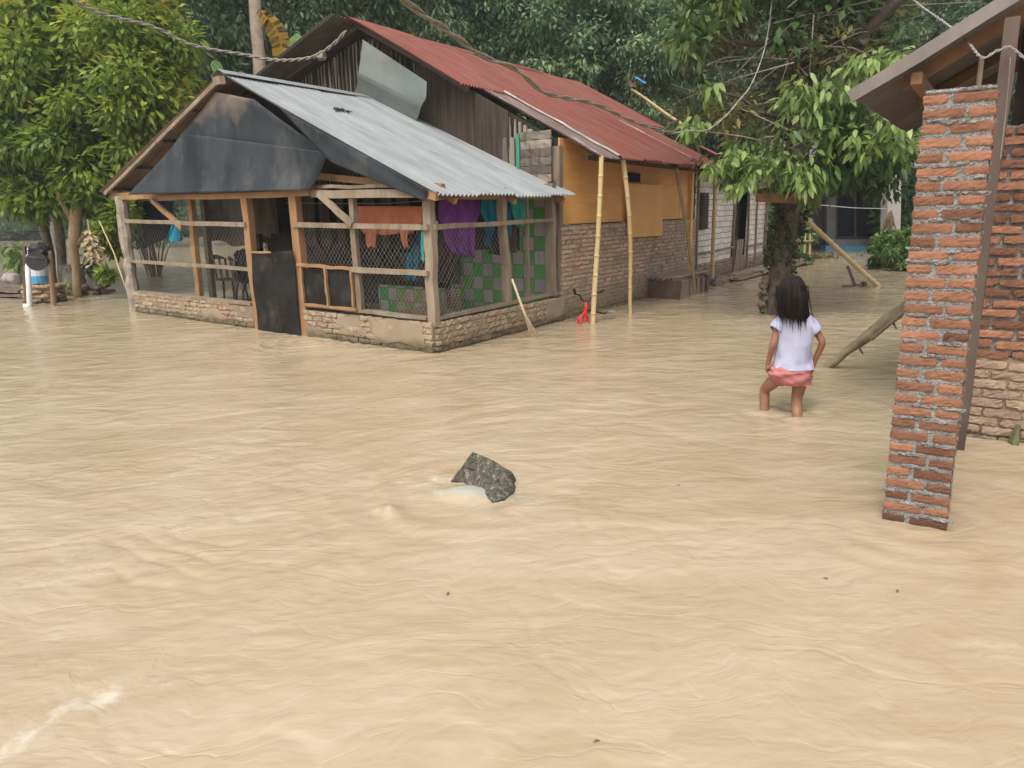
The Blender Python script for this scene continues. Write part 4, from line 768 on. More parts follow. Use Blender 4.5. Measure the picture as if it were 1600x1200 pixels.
part('saddle',M('grey saddle',(.2,.2,.19),(.3,.3,.28),5,3,.6,.1),lambda m:m.rough(PB(955,487,.3),AV*.08,BV*.035,ZV*.015,(6,4,2),.002,.4),bc,True)
# ================================================= laundry on the lines inside the porch
def cloth_piece(name,pts,Yr,mat,label,cat,folds=4,depth=.035,hang=None):
    # pts: outline rows (left px,right px,y px); Yr: plane function -> world position of a pixel
    rows=len(pts)-1; mb=MB(); sd=random.random()*7
    def fn(u,v):
        k=u*rows; i=min(int(k),rows-1); f=k-i; l=pts[i][0]*(1-f)+pts[i+1][0]*f; r=pts[i][1]*(1-f)+pts[i+1][1]*f; y=pts[i][2]*(1-f)+pts[i+1][2]*f
        p=Yr(l+(r-l)*v,y+1.5*math.sin(v*9+sd)*u)
        return p+np.array([.3,-1,0])*depth*1.6*(math.sin(v*folds*3.1+sd+u*1.5)*.6+.4*math.sin(v*folds*6.7+u*3)+.3*math.sin(v*folds*13+sd))*(.45+.55*u)
    mb.slab(fn,18,26,np.array([.3,.9,0])*.004); o=mb.build(name,mat,base=fn(0,.5),smooth=True,fix=False); return tag(o,label,cat,'laundry hanging in the porch')
def pl(p0,n):
    def f(x,y):
        d=ray(x,y); return O+d*(np.dot(p0-O,n)/np.dot(d,n))
    return f
fa=lambda s:pl(H(s,0,0),NF); si=lambda t:pl(H(0,t,0),NS)
cloth_piece('trousers',[(556,660,322),(558,662,345),(560,658,352),(566,648,362),(570,640,366)],fa(.45),cl_or,'orange cloth draped over the porch line behind the front wire mesh','laundry')
cloth_piece('trouser_leg',[(573,590,352),(571,587,372),(573,586,386)],fa(.42),cl_or,'left dangling leg of the orange clothes on the porch line','laundry',2,.01)
cloth_piece('trouser_leg',[(624,638,352),(626,636,372),(630,638,387)],fa(.42),cl_or,'right dangling leg of the orange clothes on the porch line','laundry',2,.01)
cloth_piece('dark_cloth',[(605,650,352),(607,648,375),(612,640,395)],fa(.9),cl_dk,'black cloth hanging behind the orange clothes','laundry')
cloth_piece('towel',[(632,656,355),(633,655,400),(636,652,438)],fa(1.0),cl_bl,'deep blue towel hanging behind the corner of the porch mesh','laundry')
cloth_piece('mint_cloth',[(658,664,362),(657,663,385),(658,663,408)],fa(.3),cl_te,'narrow mint cloth hanging beside the porch corner post','laundry',1,.01)
cloth_piece('towel',[(664,684,345),(665,683,400),(667,684,462)],si(.22),cl_wh,'pale grey towel hanging behind the porch corner post','laundry',2,.02)
cloth_piece('shirt',[(686,750,311),(684,748,335),(688,742,350),(694,741,378),(704,741,394),(728,741,402)],si(.3),cl_pu,'large purple shirt hanging behind the side wire mesh','laundry')
cloth_piece('shirt',[(752,776,306),(749,776,330),(757,776,345),(758,770,360),(756,764,384)],si(.33),cl_tq,'turquoise shirt hanging left of the middle side post','laundry')
cloth_piece('shirt',[(788,803,304),(788,802,330),(790,800,352),(792,800,370)],si(.36),cl_tq,'turquoise shirt hanging just right of the middle side post','laundry',2)
cloth_piece('blouse',[(796,824,310),(799,826,330),(803,826,346),(806,824,354)],si(.32),cl_te,'mint green blouse hanging beside the turquoise shirt','laundry')
cloth_piece('dark_cloth',[(762,800,350),(762,800,375),(764,812,398)],si(1.0),cl_dk,'black garment hanging lower between the turquoise shirts','laundry')
cloth_piece('dark_cloth',[(208,272,314),(208,270,350),(212,262,372),(214,226,388)],fa(2.0),cl_dk,'black cloth hanging in the open left bay of the porch','laundry')
cloth_piece('towel',[(268,280,352),(262,283,368),(259,284,378)],fa(1.2),cl_tq,'small turquoise cloth hanging in the left bay of the porch','laundry',2)
cloth_piece('towel',[(300,306,355),(298,308,370)],fa(1.4),cl_tq,'scrap of turquoise cloth beside the second porch post','laundry',1)
mb=MB(); mb.tube([H(.45,3.2,1.72),H(.45,1.2,1.66),H(.42,.1,1.68)],.004,5); tag(mb.build('clothes_line',wire,base=H(.45,1.5,1.6)),'thin line carrying the orange clothes in the porch','clothes line')
mb=MB(); mb.tube([H(.3,.33,1.70),H(1.4,.33,1.70),H(2.8,.33,1.72)],.004,5); tag(mb.build('clothes_line',wire,base=H(1.5,.33,1.7)),'thin line carrying the purple and turquoise shirts in the porch','clothes line')
# wire cage inside the corner
cg=thing('wire_cage','rusty wire cage standing inside the porch corner behind the mesh','cage',H(.35,.35,.0))
def cage(m):
    a0,a1,b0,b1,z0,z1=.15,.6,.06,.75,.42,.66
    for k in range(20):
        t=b0+(b1-b0)*k/19; m.tube([H(a0,t,z0),H(a0,t,z1)],.0022,3,cap=False); m.tube([H(a1,t,z0),H(a1,t,z1)],.0022,3,cap=False)
    for k in range(8):
        z=z0+(z1-z0)*k/7; m.tube([H(a0,b0,z),H(a0,b1,z)],.0022,3,cap=False); m.tube([H(a0,b0,z),H(a1,b0,z)],.0022,3,cap=False)
    for k in range(12):
        s=a0+(a1-a0)*k/11; m.tube([H(s,b0,z0),H(s,b0,z1)],.0022,3,cap=False)
part('wire_grid',rust,cage,cg); part('base_crate',woodd,lambda m:m.box(H(.38,.4,.0),AV*.22,BV*.33,ZV*.41),cg)
# plastic chairs on the drowned floor
def chair(base,rot,label,dz=0,mat=plasticb,grp='brown plastic chairs in the porch'):
    c,s=math.cos(rot),math.sin(rot); X=np.array([c,s,0]);Yv=np.array([-s,c,0]); t=thing('plastic_chair',label,'chair',base,grp)
    L=lambda x,y,z:np.array(base)+X*x+Yv*y+ZV*(z+dz)
    part('seat',mat,lambda m:m.rough(L(0,0,.42),X*.21,Yv*.20,ZV*.012,(8,8,1),.001,.1),t)
    part('backrest',mat,lambda m:(m.slab(lambda u,v:L(-.20+.40*u,.20+.05*v+.04*math.cos((u-.5)*2.4),.78+.08*v*math.sin(math.pi*u)),10,3,Yv*.012),[m.slab(lambda u,v:L(x0-.018+.036*u,.20+.03*v+.04*math.cos(x0*6),.43+.36*v),2,6,Yv*.012) for x0 in(-.15,-.05,.05,.15)]),t)
    for sx in(-1,1):
        part('armrest',mat,lambda m:m.tube([L(sx*.23,-.20,.42),L(sx*.25,-.19,.62),L(sx*.25,-.05,.66),L(sx*.23,.2,.64)],[.02,.022,.024,.02],6),t)
        for sy in(-1,1): part('leg',mat,lambda m:m.tube([L(sx*.19,sy*.17,.42),L(sx*.24,sy*.22,0)],[.026,.018],6),t)
cb=H(1.2,6.15,.08); chair(cb,ANG_B+.5,'brown plastic chair standing right behind the second porch post'); chair(H(1.05,5.2,.08),ANG_B-.3,'brown plastic chair heaped with dark cloth in the left porch bay'); 
mb=MB(); mb.rough(H(1.05,5.15,.78),AV*.2,BV*.22,ZV*.24,(8,8,8),.02,.4); tag(mb.build('cloth_bundle',cl_dk,base=H(1.5,4.0,.5),smooth=True),'dark bundle of cloth piled on the chair in the left porch bay','bundle')
# ================================================= drowned concrete block
bs=onz(752,775)
ux_=np.array([1.,0,0]);uy_=np.array([0,1.,0])
def blk():
    mb=MB(); Y=bs[1]
    # outline as seen from the street
    top=[at(738,706,4.06),at(768,718,4.02),at(800,737,3.98)]
    bot=[onz(706,752),onz(722,752),onz(738,758),onz(755,773),onz(771,784),onz(790,780),onz(803,766)]
    def pick(L_,u):
        k=u*(len(L_)-1); i=min(int(k),len(L_)-2); return L_[i]+(L_[i+1]-L_[i])*(k-i)
    back=np.array([.03,.11,-.10]); nf=nrm(np.array([-.35,-1,.55]))
    def fn(u,v):
        w=min(v/.85,1); p=pick(top,u)*(1-w)+pick(bot,u)*w+nf*.005*math.sin(math.pi*min(w,.6)/.6)
        if v>.85: p=p-ZV*(v-.85)/.15*.14+np.array([0,.02,0])*(v-.85)/.15
        led=.014*(1/(1+math.exp(-(w-.62+.1*u)*45)))
        gro=-.010*math.exp(-((w-.57+.1*u)/.035)**2)
        return p+nf*(led+gro+.004*perlin(np.array([u*6.]),np.array([v*3.]))[0]+.005*perlin(np.array([u*22.]),np.array([v*12.]))[0]+.0025*perlin(np.array([u*55.]),np.array([v*45.]))[0])+np.array([-.014,0,0])*math.exp(-((w-.34)/.12)**2)*sm(u)
    sm=lambda u:max(0,(u-.8)/.2)
    mb.slab(fn,70,60,back)
    return mb
tag(blk().build('concrete_block',concrete,base=bs-ZV*.4),'tilted mossy grey concrete block breaking the flood in the foreground','block')
# ================================================= leaning log behind the pillar, sticks
l0=onz(1292,574); l1=at(1412,481,6.55); d=nrm(l1-l0); lp=[l0-d*.5+ (l1+d*.6-l0+d*.5)*k/16 for k in range(17)]
mb=MB(); mb.tube([p+RNG.normal(0,.006,3) for p in lp],[.040+.014*(k>7)+random.gauss(0,.003)-.0*k for k in range(17)],10,jit=.05)
for k in (7,10,12,14): mb.tube([lp[k],lp[k]+np.array([.05,-.02,-.10])],[.016,.006],5)
mb.tube([lp[8]+np.array([0,-.06,-.03]),lp[15]+np.array([0,-.05,.02])],[.02,.018],6)
tag(mb.build('log',M('wet grey brown log',(.17,.125,.08),(.27,.21,.14),6,7,.75,.6,40,c3=(.10,.07,.05),c3lo=.55,c3hi=.7),base=l0,smooth=True),'long knotty grey log slanting out of the water behind the brick pillar','log')
s0=onz(1341,447); s1=at(1324,415,s0[1]+.1); mb=MB(); mb.beam(s0-ZV*.2+(s0-s1)*.4,s1,.10,.05,jit=.004,seg=4); tag(mb.build('timber_stick',woodd,base=s0-ZV*.4),'dark timber stick slanting out of the water left of the bamboo pole foot','stick')
s0=onz(1353,447); s1=at(1350,440,s0[1]); mb=MB(); mb.beam(s0-ZV*.3,s1,.11,.06,jit=.004,seg=3); tag(mb.build('timber_stub',woodd,base=s0-ZV*.4),'short dark timber stub between the slanting stick and the bamboo pole foot','stub')
s0=onz(1333,448); mb=MB(); mb.rough(s0-ZV*.0,np.array([.20,.03,0]),np.array([0,.08,0]),ZV*.03,(8,4,2),.015,.4); tag(mb.build('driftwood',woodd,base=s0-ZV*.1),'low dark driftwood awash at the foot of the slanting stick','driftwood')
# ================================================= the girl
gb=onz(1228,646)
gl_=thing('person','child with long black hair in pale lilac T-shirt and pink shorts wading away','person',gb-ZV*.4)
Yb=5.32
def B_(x,y,dy=0): return at(x,y,Yb+dy)
def skinmesh(name,verts,edges,mat,parent,root=0,sub=2,smooth=True):
    off=wloc(parent); me=bpy.data.meshes.new(name); me.from_pydata([tuple(np.array(v[0])-off) for v in verts],edges,[])
    o=bpy.data.objects.new(name,me); COL.objects.link(o)
    md=o.modifiers.new('s','SKIN'); md.use_smooth_shade=True; sv=me.skin_vertices[0].data
    for i,v in enumerate(verts):
        r=v[1]; sv[i].radius=(r,r) if not hasattr(r,'__len__') else r
    sv[root].use_root=True
    ms=o.modifiers.new('u','SUBSURF'); ms.levels=sub; ms.render_levels=sub
    dg=bpy.context.evaluated_depsgraph_get(); m2=bpy.data.meshes.new_from_object(o.evaluated_get(dg)); o.modifiers.clear(); o.data=m2; m2.name=name
    m2.materials.clear(); m2.materials.append(mat); o.parent=parent
    m2.polygons.foreach_set('use_smooth',[True]*len(m2.polygons)); return o
V=[];Ed=[]
def jn(p,r,par=None):
    V.append((p,r)); 
    if par is not None: Ed.append((par,len(V)-1))
    return len(V)-1
pel=jn(B_(1236,578),(.085,.075)); wa=jn(B_(1238,555),(.078,.068),pel); ch_=jn(B_(1240,522),(.09,.072),wa); nb=jn(B_(1241,500),(.07,.055),ch_); nk=jn(B_(1240,488),.034,nb)
hd=jn(B_(1238,474),(.062,.068),nk); hm=jn(B_(1237,460,.01),(.078,.085),hd); ht=jn(B_(1237,446,.01),(.064,.07),hm)
nose=jn(B_(1236,468,.10),.012,hd)
# arms
ls=jn(B_(1219,504),.036,nb); le=jn(B_(1208,538,-.03),.027,ls); lw=jn(B_(1201,563,.03),.019,le); lh=jn(B_(1199,571,.04),(.026,.014),lw)
rs=jn(B_(1264,504),.036,nb); rm=jn(B_(1277,520,-.01),.029,rs); re=jn(B_(1286,535,-.04),.027,rm); rw_=jn(B_(1272,566,.02),.019,re); rhh=jn(B_(1268,575,.03),(.014,.026),rw_)
# legs
lhip=jn(B_(1221,586,.0),.062,pel); lk0=jn(B_(1204,600,.10),.052,lhip); lk=jn(B_(1194,609,.17),.042,lk0); lc=jn(B_(1195,626,.15),.042,lk); la=jn(onz(1195,641)-ZV*.22,.030,lc); lf_=jn(onz(1195,641)-ZV*.36+np.array([-.01,.02,0]),.030,la); lt=jn(onz(1195,641)-ZV*.375+np.array([-.03,.13,0]),.024,lf_)
rhip=jn(B_(1252,588),.064,pel); rk0=jn(B_(1249,606,.02),.052,rhip); rk=jn(B_(1244,624,.03),.042,rk0); rc=jn(onz(1246,650)+ZV*.02+np.array([-.003,.0,0]),.040,rk); ra=jn(onz(1246,650)-ZV*.25,.028,rc); rf=jn(onz(1246,650)-ZV*.36,.030,ra); rt_=jn(onz(1246,650)-ZV*.375+np.array([-.02,.13,0]),.024,rf)
body=skinmesh('body',V,Ed,skin,gl_)
# fingers closing on the bunched cloth: own tapered chains rooted in the palm
def fingers(palm,dirn,side,into,parent):
    mb=MB()
    for k in range(4):
        o=palm+side*(k-1.5)*.0125+dirn*.012; L=[.042,.048,.045,.036][k]
        mb.tube([o-dirn*.015,o+dirn*L*.45,o+dirn*L*.72+into*.014,o+dirn*L*.6+into*.032],[.0085,.008,.0072,.006],6)
    o=palm-side*.020-dirn*.006; mb.tube([o,o+(-side*.014)+dirn*.012+into*.008,o-side*.010+dirn*.03+into*.018],[.0095,.0085,.007],6)
    return mb.build('fingers',skin,parent,smooth=True)
fingers(B_(1198,572,.04),nrm(B_(1199,580)-B_(1200,570)),nrm(np.array([.3,1,0])),np.array([1,0,0]),body)
fingers(B_(1267,577,.03),nrm(B_(1265,584)-B_(1268,574)),nrm(np.array([-.3,1,0])),np.array([-1,0,0]),body)
ux=np.array([1,0,0.]);uy=np.array([0,1,0.])
# shirt: torso loft + sleeves
mb=MB()
R=[(1241,490,.048,.045),(1241,495,.085,.058),(1241,500,.135,.075),(1241,507,.155,.085),(1241,513,.150,.088),(1241,520,.143,.09),(1241,527,.137,.09),(1241,534,.133,.09),(1240,541,.130,.089),(1240,548,.128,.088),(1239,555,.130,.09),(1239,560,.132,.092),(1239,565,.137,.096),(1239,570,.142,.104),(1239,575,.145,.110)]
def wr(u,th): return .06*math.sin(3*th+9*u)*u+.045*math.sin(6*th-13*u)*u+.05*math.sin(26*u+3.6*math.cos(th)+1.2*math.sin(2*th))*max(0,u-.3)+.03*math.sin(13*th+6*u)*u
mb.loft([(B_(x,y),ux*a,uy*b) for x,y,a,b in R for _ in (0,)],40,cap=False,wob=wr)
for p0,p1,p2,r in ((B_(1226,500),B_(1216,508,-.01),B_(1211,517,-.02),.05),(B_(1256,500),B_(1268,509,-.01),B_(1276,519,-.02),.05)):
    d=nrm(p2-p0); sx=nrm(np.cross(d,uy)); sy=np.cross(d,sx)
    mb.loft([(p0,sx*.056,sy*.058),(p1,sx*.056,sy*.058),((p1+p2)/2,sx*.052,sy*.056),(p2,sx*.051,sy*.055),(p2-d*.006,sx*.044,sy*.048)],22,cap=False,wob=lambda u,th:.04*math.sin(3*th+5*u))
sh=mb.build('shirt',shirtm,gl_,smooth=True); mdf=sh.modifiers.new('subd','SUBSURF'); mdf.levels=1; mdf.render_levels=1
# shorts: bunched up, scalloped hem
mb=MB()
def wr2(u,th): return .07*math.sin(4*th+10*u)*u+.085*math.sin(17*u+2.8*math.cos(th)+.8)+.05*math.sin(9*th-14*u)+.03*math.sin(15*th)
RR=[(1238,568,.118,.085),(1237,571,.134,.094),(1235,575,.146,.108),(1234,577,.150,.112),(1234,579.5,.154,.114),(1234,582,.155,.115),(1235,587,.150,.115),(1237,592,.140,.112),(1240,596,.128,.105),(1242,600,.108,.09)]
mb.loft([(B_(x,y),ux*a,uy*b) for x,y,a,b in RR],44,cap=False,wob=wr2)
for (x0,y0,x1,y1,a,dy) in ((1222,582,1212,592,.088,.03),(1252,586,1250,600,.078,0)):
    p0=B_(x0,y0,dy);p1=B_(x1,y1,dy*2); d=nrm(p1-p0); sx=nrm(np.cross(d,uy)); sy=np.cross(d,sx)
    mb.loft([(p0,sx*a,sy*a),(p1,sx*a*.98,sy*a),(p1-d*.008,sx*a*.85,sy*a*.85)],30,cap=False,wob=lambda u,th:.06*math.sin(5*th+3*u))
so_=mb.build('shorts',shortm,gl_,smooth=True); mdf=so_.modifiers.new('subd','SUBSURF'); mdf.levels=1; mdf.render_levels=1
# hair: cap + hanging strands
mb=MB()
HR=[(1238,430,.02,.02),(1238,432,.052,.05),(1238,438,.072,.080),(1238,447,.091,.100),(1238,458,.100,.110),(1238,470,.102,.104),(1239,482,.098,.092),(1240,491,.078,.075),(1241,497,.052,.052)]
mb.loft([(B_(x,y,-.035 if y>455 else -.01),ux*a,uy*b) for x,y,a,b in HR],40,cap=True,wob=lambda u,th:.02*math.sin(9*th)+.015*math.sin(23*th+u*4))
lock=[random.gauss(0,1) for _ in range(24)]
for k in range(520):
    th=math.pi*random.uniform(.90,2.10); a0=random.uniform(.93,1.04); q_=lock[int((th/math.pi-.9)/1.2*23.9)]
    tipy=492+3*q_+random.gauss(0,6)+ (random.uniform(0,9) if math.cos(th)>.0 else 0)
    if math.cos(th)>.45 and random.random()<.35: tipy+=random.uniform(4,15)
    if abs(math.cos(th)+.15)<.15 and random.random()<.3: tipy+=14
    tw=q_*.006+random.gauss(0,.004); conv=q_*.9
    P_=[]; ys=[434,441,450,462,476,488]+[488+(tipy-488)*f for f in (.35,.7,1)]
    for i,y in enumerate(ys):
        j=np.interp(y,[430,434,441,450,462,476,488,500,530],[.036,.062,.082,.098,.106,.108,.106,.10,.11])
        x=1238+(i>4)*(.5*(i-4))+(1+tw*i)*math.cos(th)*j*a0*211+conv*max(0,i-4)*.6; P_.append(B_(x,y,(-.035 if y>455 else -.015)+math.sin(th)*j*.98*a0+(.01 if y>500 else 0)))
    mb.tube(P_,[.0032]*5+[.0030,.0024,.0017,.0007],4,cap=False)
for k in range(46):
    th=math.pi*random.uniform(.85,2.15); P_=[]; dx=random.gauss(0,5); e=random.uniform(485,522)
    for i,y in enumerate((446,462,478,(478+e)/2,e)):
        x=1238+dx*.25*i+math.cos(th)*.118*211*(1+.03*i*random.random()); P_.append(B_(x,y,-.035+math.sin(th)*.115))
    mb.tube(P_,[.0018,.0018,.0016,.0012,.0006],3,cap=False)
mb.build('hair',hairm,gl_,smooth=True)
# ================================================= far house behind the trees
fh=thing('grey_house','shaded grey plastered house with blue plinth standing behind the right hand trees','house',onz(1325,388)-ZV*.4)
FY=27.3
def F(x,y,dy=0): return at(x,y,FY+dy)
def wall_px(name,x0,y0,x1,y1,mat,dy=0,th=.2,lab=None):
    a=F(x0,y0,dy);b_=F(x1,y0,dy);c=F(x1,y1,dy);d=F(x0,y1,dy); return part(name,mat,lambda m:m.prism([a,b_,c,d],np.array([0,th,0])),fh)
wall_px('wall',1170,240,1420,396,cgrey,.3); wall_px('dark_door',1252,318,1292,390,purpled,.18,.1)
wall_px('window_recess',1308,298,1366,371,cl_dk,.16,.12); 
part('window_frame',M('dark frame',(.10,.09,.09),(.14,.13,.12),5,3,.8,.1),lambda m:[m.beam(F(x,298,.05),F(x,371,.05),.07,.06,up=(0,1,0)) for x in(1306,1336,1368)]+[m.beam(F(1306,y,.05),F(1368,y,.05),.06,.07) for y in(297,371)],fh)
wall_px('jamb',1292,300,1305,376,cgrey,-.05,.3); wall_px('jamb',1369,298,1383,376,cgrey,-.05,.3)
wall_px('blue_plinth',1290,384,1366,399,blue,-.6,.5); wall_px('porch_step',1296,374,1372,386,cgrey,-.4,.4)
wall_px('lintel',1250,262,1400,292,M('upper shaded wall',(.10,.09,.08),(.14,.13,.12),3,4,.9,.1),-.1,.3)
part('porch_column',M('pale column',(.27,.25,.22),(.34,.32,.28),2,5,.9,.2,20),lambda m:m.beam(at(1393,395,22.5)-ZV*.6,at(1393,255,22.5),.40,.40,up=(0,1,0)),fh)
for x in (1345,1367): part('hanging_lamp',blue,lambda m:m.tube([F(x,268,-1),F(x,276,-1),F(x,286,-1)],[.03,.12,.10],8),fh)
part('roof',undersheet,lambda m:m.prism([F(1150,258,-2.2),F(1440,262,-4),F(1440,215,2),F(1150,215,2)],ZV*.06),fh)
# dried plant hanging at the column, thin line
mb=MB(); q=at(1391,345,21.9)
for k in range(60):
    o=RNG.normal(0,.10,3)*np.array([1,.6,1.7]); mb.tube([q+ZV*.3,q+o*.6,q+o-ZV*.15],[.012,.02,.008],4)
tag(mb.build('hanging_plant',bonefol,base=q),'dried brown plant hanging in front of the pale porch column','plant')
# ================================================= ropes, cable, wires
def strand(name,P_,r,mat,label,cat,tw=0,n=6,res=8):
    P_=[np.array(p) for p in P_]; Q=[]
    for i in range(len(P_)-1):
        p0=P_[max(i-1,0)];p1=P_[i];p2=P_[i+1];p3=P_[min(i+2,len(P_)-1)]
        for k in range(res):
            t=k/res; Q.append(.5*((2*p1)+(-p0+p2)*t+(2*p0-5*p1+4*p2-p3)*t*t+(-p0+3*p1-3*p2+p3)*t**3))
    Q.append(P_[-1]); mb=MB()
    if tw:
        L=0
        for sgn in (0,math.pi):
            W_=[];L=0
            for i,q in enumerate(Q):
                if i: L+=np.linalg.norm(Q[i]-Q[i-1])
                d=nrm(Q[min(i+1,len(Q)-1)]-Q[max(i-1,0)]); sx=nrm(np.cross(d,ZV)); sz=np.cross(sx,d); a=L*tw+sgn
                W_.append(q+sx*math.cos(a)*r*1.15+sz*math.sin(a)*r*1.15)
            mb.tube(W_,r,n)
    else: mb.tube(Q,r,n,jit=.03)
    return tag(mb.build(name,mat,base=P_[0],smooth=True),label,cat)
cp=[(560,-60,3.3),(630,0,3.6),(672,30,3.9),(705,52,4.2),(755,88,4.7),(805,108,5.1),(848,143,5.5),(885,153,6.0),(930,163,6.5),(985,188,7.2),(1020,200,7.7),(1052,208,8.1)]
strand('cable',[at(*p) for p in cp],.008,cable,'thick twisted grey cable sagging across the sky in front of the red roof','cable',tw=9,res=12)
strand('wire',[at(*p) for p in [(1048,209,8.05),(1075,204,8.3),(1105,203,8.6),(1135,180,9),(1152,160,9.2),(1172,135,9.5),(1190,92,9.8),(1200,50,10),(1206,0,10.2)]],.0045,M('white rope',(.25,.24,.22),(.36,.35,.32),20,4,.9,.3,80),'thin whitish rope running from the twisted cable up into the tree','rope',tw=14,res=10)
gpt=H(2.42,3.9,4.4)
strand('rope',[at(90,-15,11),at(150,18,11.5),at(240,42,12),at(300,70,12.3),at(385,86,12.6),at(420,93,12.6),at(455,94,12.4),at(492,88,12.2),at(520,70,12.0),at(541,48,11.9)],.014,rope,'frayed pale rope slung from the house gable across the left trees','rope',tw=20,res=10)
mb=MB(); mb.rough(at(502,87,12.15),ux*.06,uy*.05,ZV*.06,(4,4,4),.012,.5); tag(mb.build('rope_knot',rope,base=at(502,87,12.15)),'round knot tied in the pale rope beside the gable','knot')
wp=at(1535,90,4.25)
strand('wire',[at(1395,-40,6.5),at(1428,0,6.0),at(1480,38,5.2),at(1512,66,4.6),at(1534,90,4.25),at(1556,80,4.3),at(1578,72,4.35)],.0042,M('white cord',(.24,.215,.20),(.32,.29,.27),20,4,.9,.2,80),'white twisted cord tied under the brick house eave','cord',tw=40,res=10)
strand('wire',[at(1577,74,4.35),at(1590,82,4.2),at(1620,110,4.0)],.0042,wire,'short grey cord leading right along the brick house eave','cord',tw=40)
mb=MB(); mb.beam(at(1534,90,4.6),at(1534,90,4.6)-ZV*.35,.02,.02,up=(0,1,0)); tag(mb.build('hanging_stick',woodg,base=at(1534,90,4.6)),'short pale stick hanging from the cord above the brick pillar','stick')
strand('wire',[at(1579,90,4.25),at(1576,130,4.27),at(1570,190,4.3),at(1563,250,4.3)],.003,wire,'thin vertical wire hanging in front of the dark window of the brick house','wire')
strand('wire',[at(1240,317,10.5),at(1290,321,13),at(1340,325,17),at(1385,326,21.9)],.008,whitep,'thin white line from the tree trunk to the pale porch column','line')
for k,(x0,y0,x1,y1) in enumerate([(0,330,70,331),(0,362,75,362)]):
    strand('wire',[at(x0-60,y0,16),at(x1,y1,16.6)],.008,woodd,['upper thin line strung between the left bank trees','lower thin line strung between the left bank trees'][k],'line')
# bamboo pole with blue rag on the far ridge
pole(at(1070,196,19.5),at(985,140,19.5),.045,.03,'thin bamboo pole sticking up behind the red ridge with a blue rag near its tip',None,.02,.3,name='roof_pole')
mb=MB(); q=at(1000,122,19.4); mb.slab(lambda u,v:q+ux*(-.12+.26*u)+ZV*(.06*math.cos(u*3)-.07*v)+uy*.03*math.sin(v*5),8,4,uy*.01); tag(mb.build('blue_rag',jugb,base=q),'small bright blue rag at the tip of the roof pole','rag')
mb=MB()
for k in range(9):
    o=at(990+random.gauss(0,4),136,19.4); mb.tube([o,o+ZV*random.uniform(.1,.35)+ux*random.gauss(0,.12)],[.008,.004],4)
tag(mb.build('twig_bundle',woodg,base=at(990,136,19.4)),'bundle of thin twigs below the blue rag on the roof pole','twigs')
# plank nailed to the trunk
mb=MB(); mb.beam(at(1182,309,10.25),at(1281,314,10.4),.11,.035,up=uy,jit=.004,seg=5); tag(mb.build('cross_plank',woodr,base=at(1230,312,10.3)),'short plank nailed across the big tree trunk','plank')
# ================================================= things on the left bank
mb=MB(); q=onz(38,478); mb.tube([onz(43,479)-ZV*.4,at(42,398,q[1])],[.05,.045],12); mb.tube([onz(43,479)-ZV*.05,onz(43,479)+ZV*.05],[.075,.07],12)
tag(mb.build('white_pipe',whitep,base=onz(43,479)-ZV*.4,smooth=True),'upright white pipe at the far left bank beside the white tank','pipe')
mb=MB(); mb.beam(onz(38,479)-ZV*.4,at(38,385,onz(38,479)[1]+.1),.06,.05,up=uy,jit=.006,seg=6); tag(mb.build('stake',woodd,base=onz(38,479)-ZV*.4),'dark stake standing just behind the white pipe on the left','stake')
mb=MB(); q=onz(84,477); mb.tube([q-ZV*.4,q+ZV*.0,at(80,420,q[1]),at(78,400,q[1]),at(76,392,q[1])],[.055,.05,.04,.04,.04],9,jit=.03); tag(mb.build('stake',M('reddish stake',(.20,.12,.07),(.30,.19,.12),6,6,.85,.3,30),base=q-ZV*.4,smooth=True),'straight reddish stake standing to the right of the stone heap','stake')
# stone heap with tank
q=onz(60,474); mb=MB()
for lev in range(6):
    for k in range(7):
        a=k*.9+lev*.5; r=.24; mb.rough(q+np.array([math.cos(a)*r,.25+math.sin(a)*r,-.12+lev*.085]),ux*.14,uy*.12,ZV*.042,(4,4,2),.010,.45,random.random())
tag(mb.build('stone_heap',M('silty stones',(.25,.17,.11),(.34,.25,.17),6,6,.95,.5,40,tint=.2,damp=(.12,.1,.06),dampz=(0,.15)),base=q-ZV*.4),'round heap of silty stones carrying the white tank on the left','stones')
tk=thing('water_tank','small white plastic tank with a blue band on the stone heap at left','tank',q+np.array([-.08,.25,.36]))
TB=q+np.array([-.08,.25,.36]); tl=lambda z0,z1,r0,r1:(lambda m:m.tube([TB+ZV*z0,TB+ZV*(z0+z1)/2,TB+ZV*z1],[r0,(r0+r1)/2,r1],16))
part('body',jug,tl(0.02,.70,.16,.155),tk,True); part('band',jugb,tl(.03,.16,.166,.166),tk,True); part('lid',jug,tl(.70,.75,.10,.07),tk,True)
db=at(62,408,13.7); dt_=thing('black_basin','round black basin hanging at the tank beside the dark trunk','basin',db)
part('bowl',blackr,lambda m:m.loft([(db+np.array([0,-.10,0]),ux*.20,ZV*.17),(db+np.array([0,-.08,0]),ux*.18,ZV*.15),(db+np.array([0,.05,0]),ux*.16,ZV*.12)],18),dt_,True)
part('rim',blackr,lambda m:m.tube([at(46,402,13.4),at(58,404,13.35),at(70,405,13.4)],[.03,.035,.03],8),dt_,True)
mb=MB(); q=at(62,392,14); mb.rough(q,ux*.15,uy*.15,ZV*.12,(6,6,6),.02,.5); tag(mb.build('black_bag',blackr,base=q,smooth=True),'black bag hanging just above the round black basin','bag')
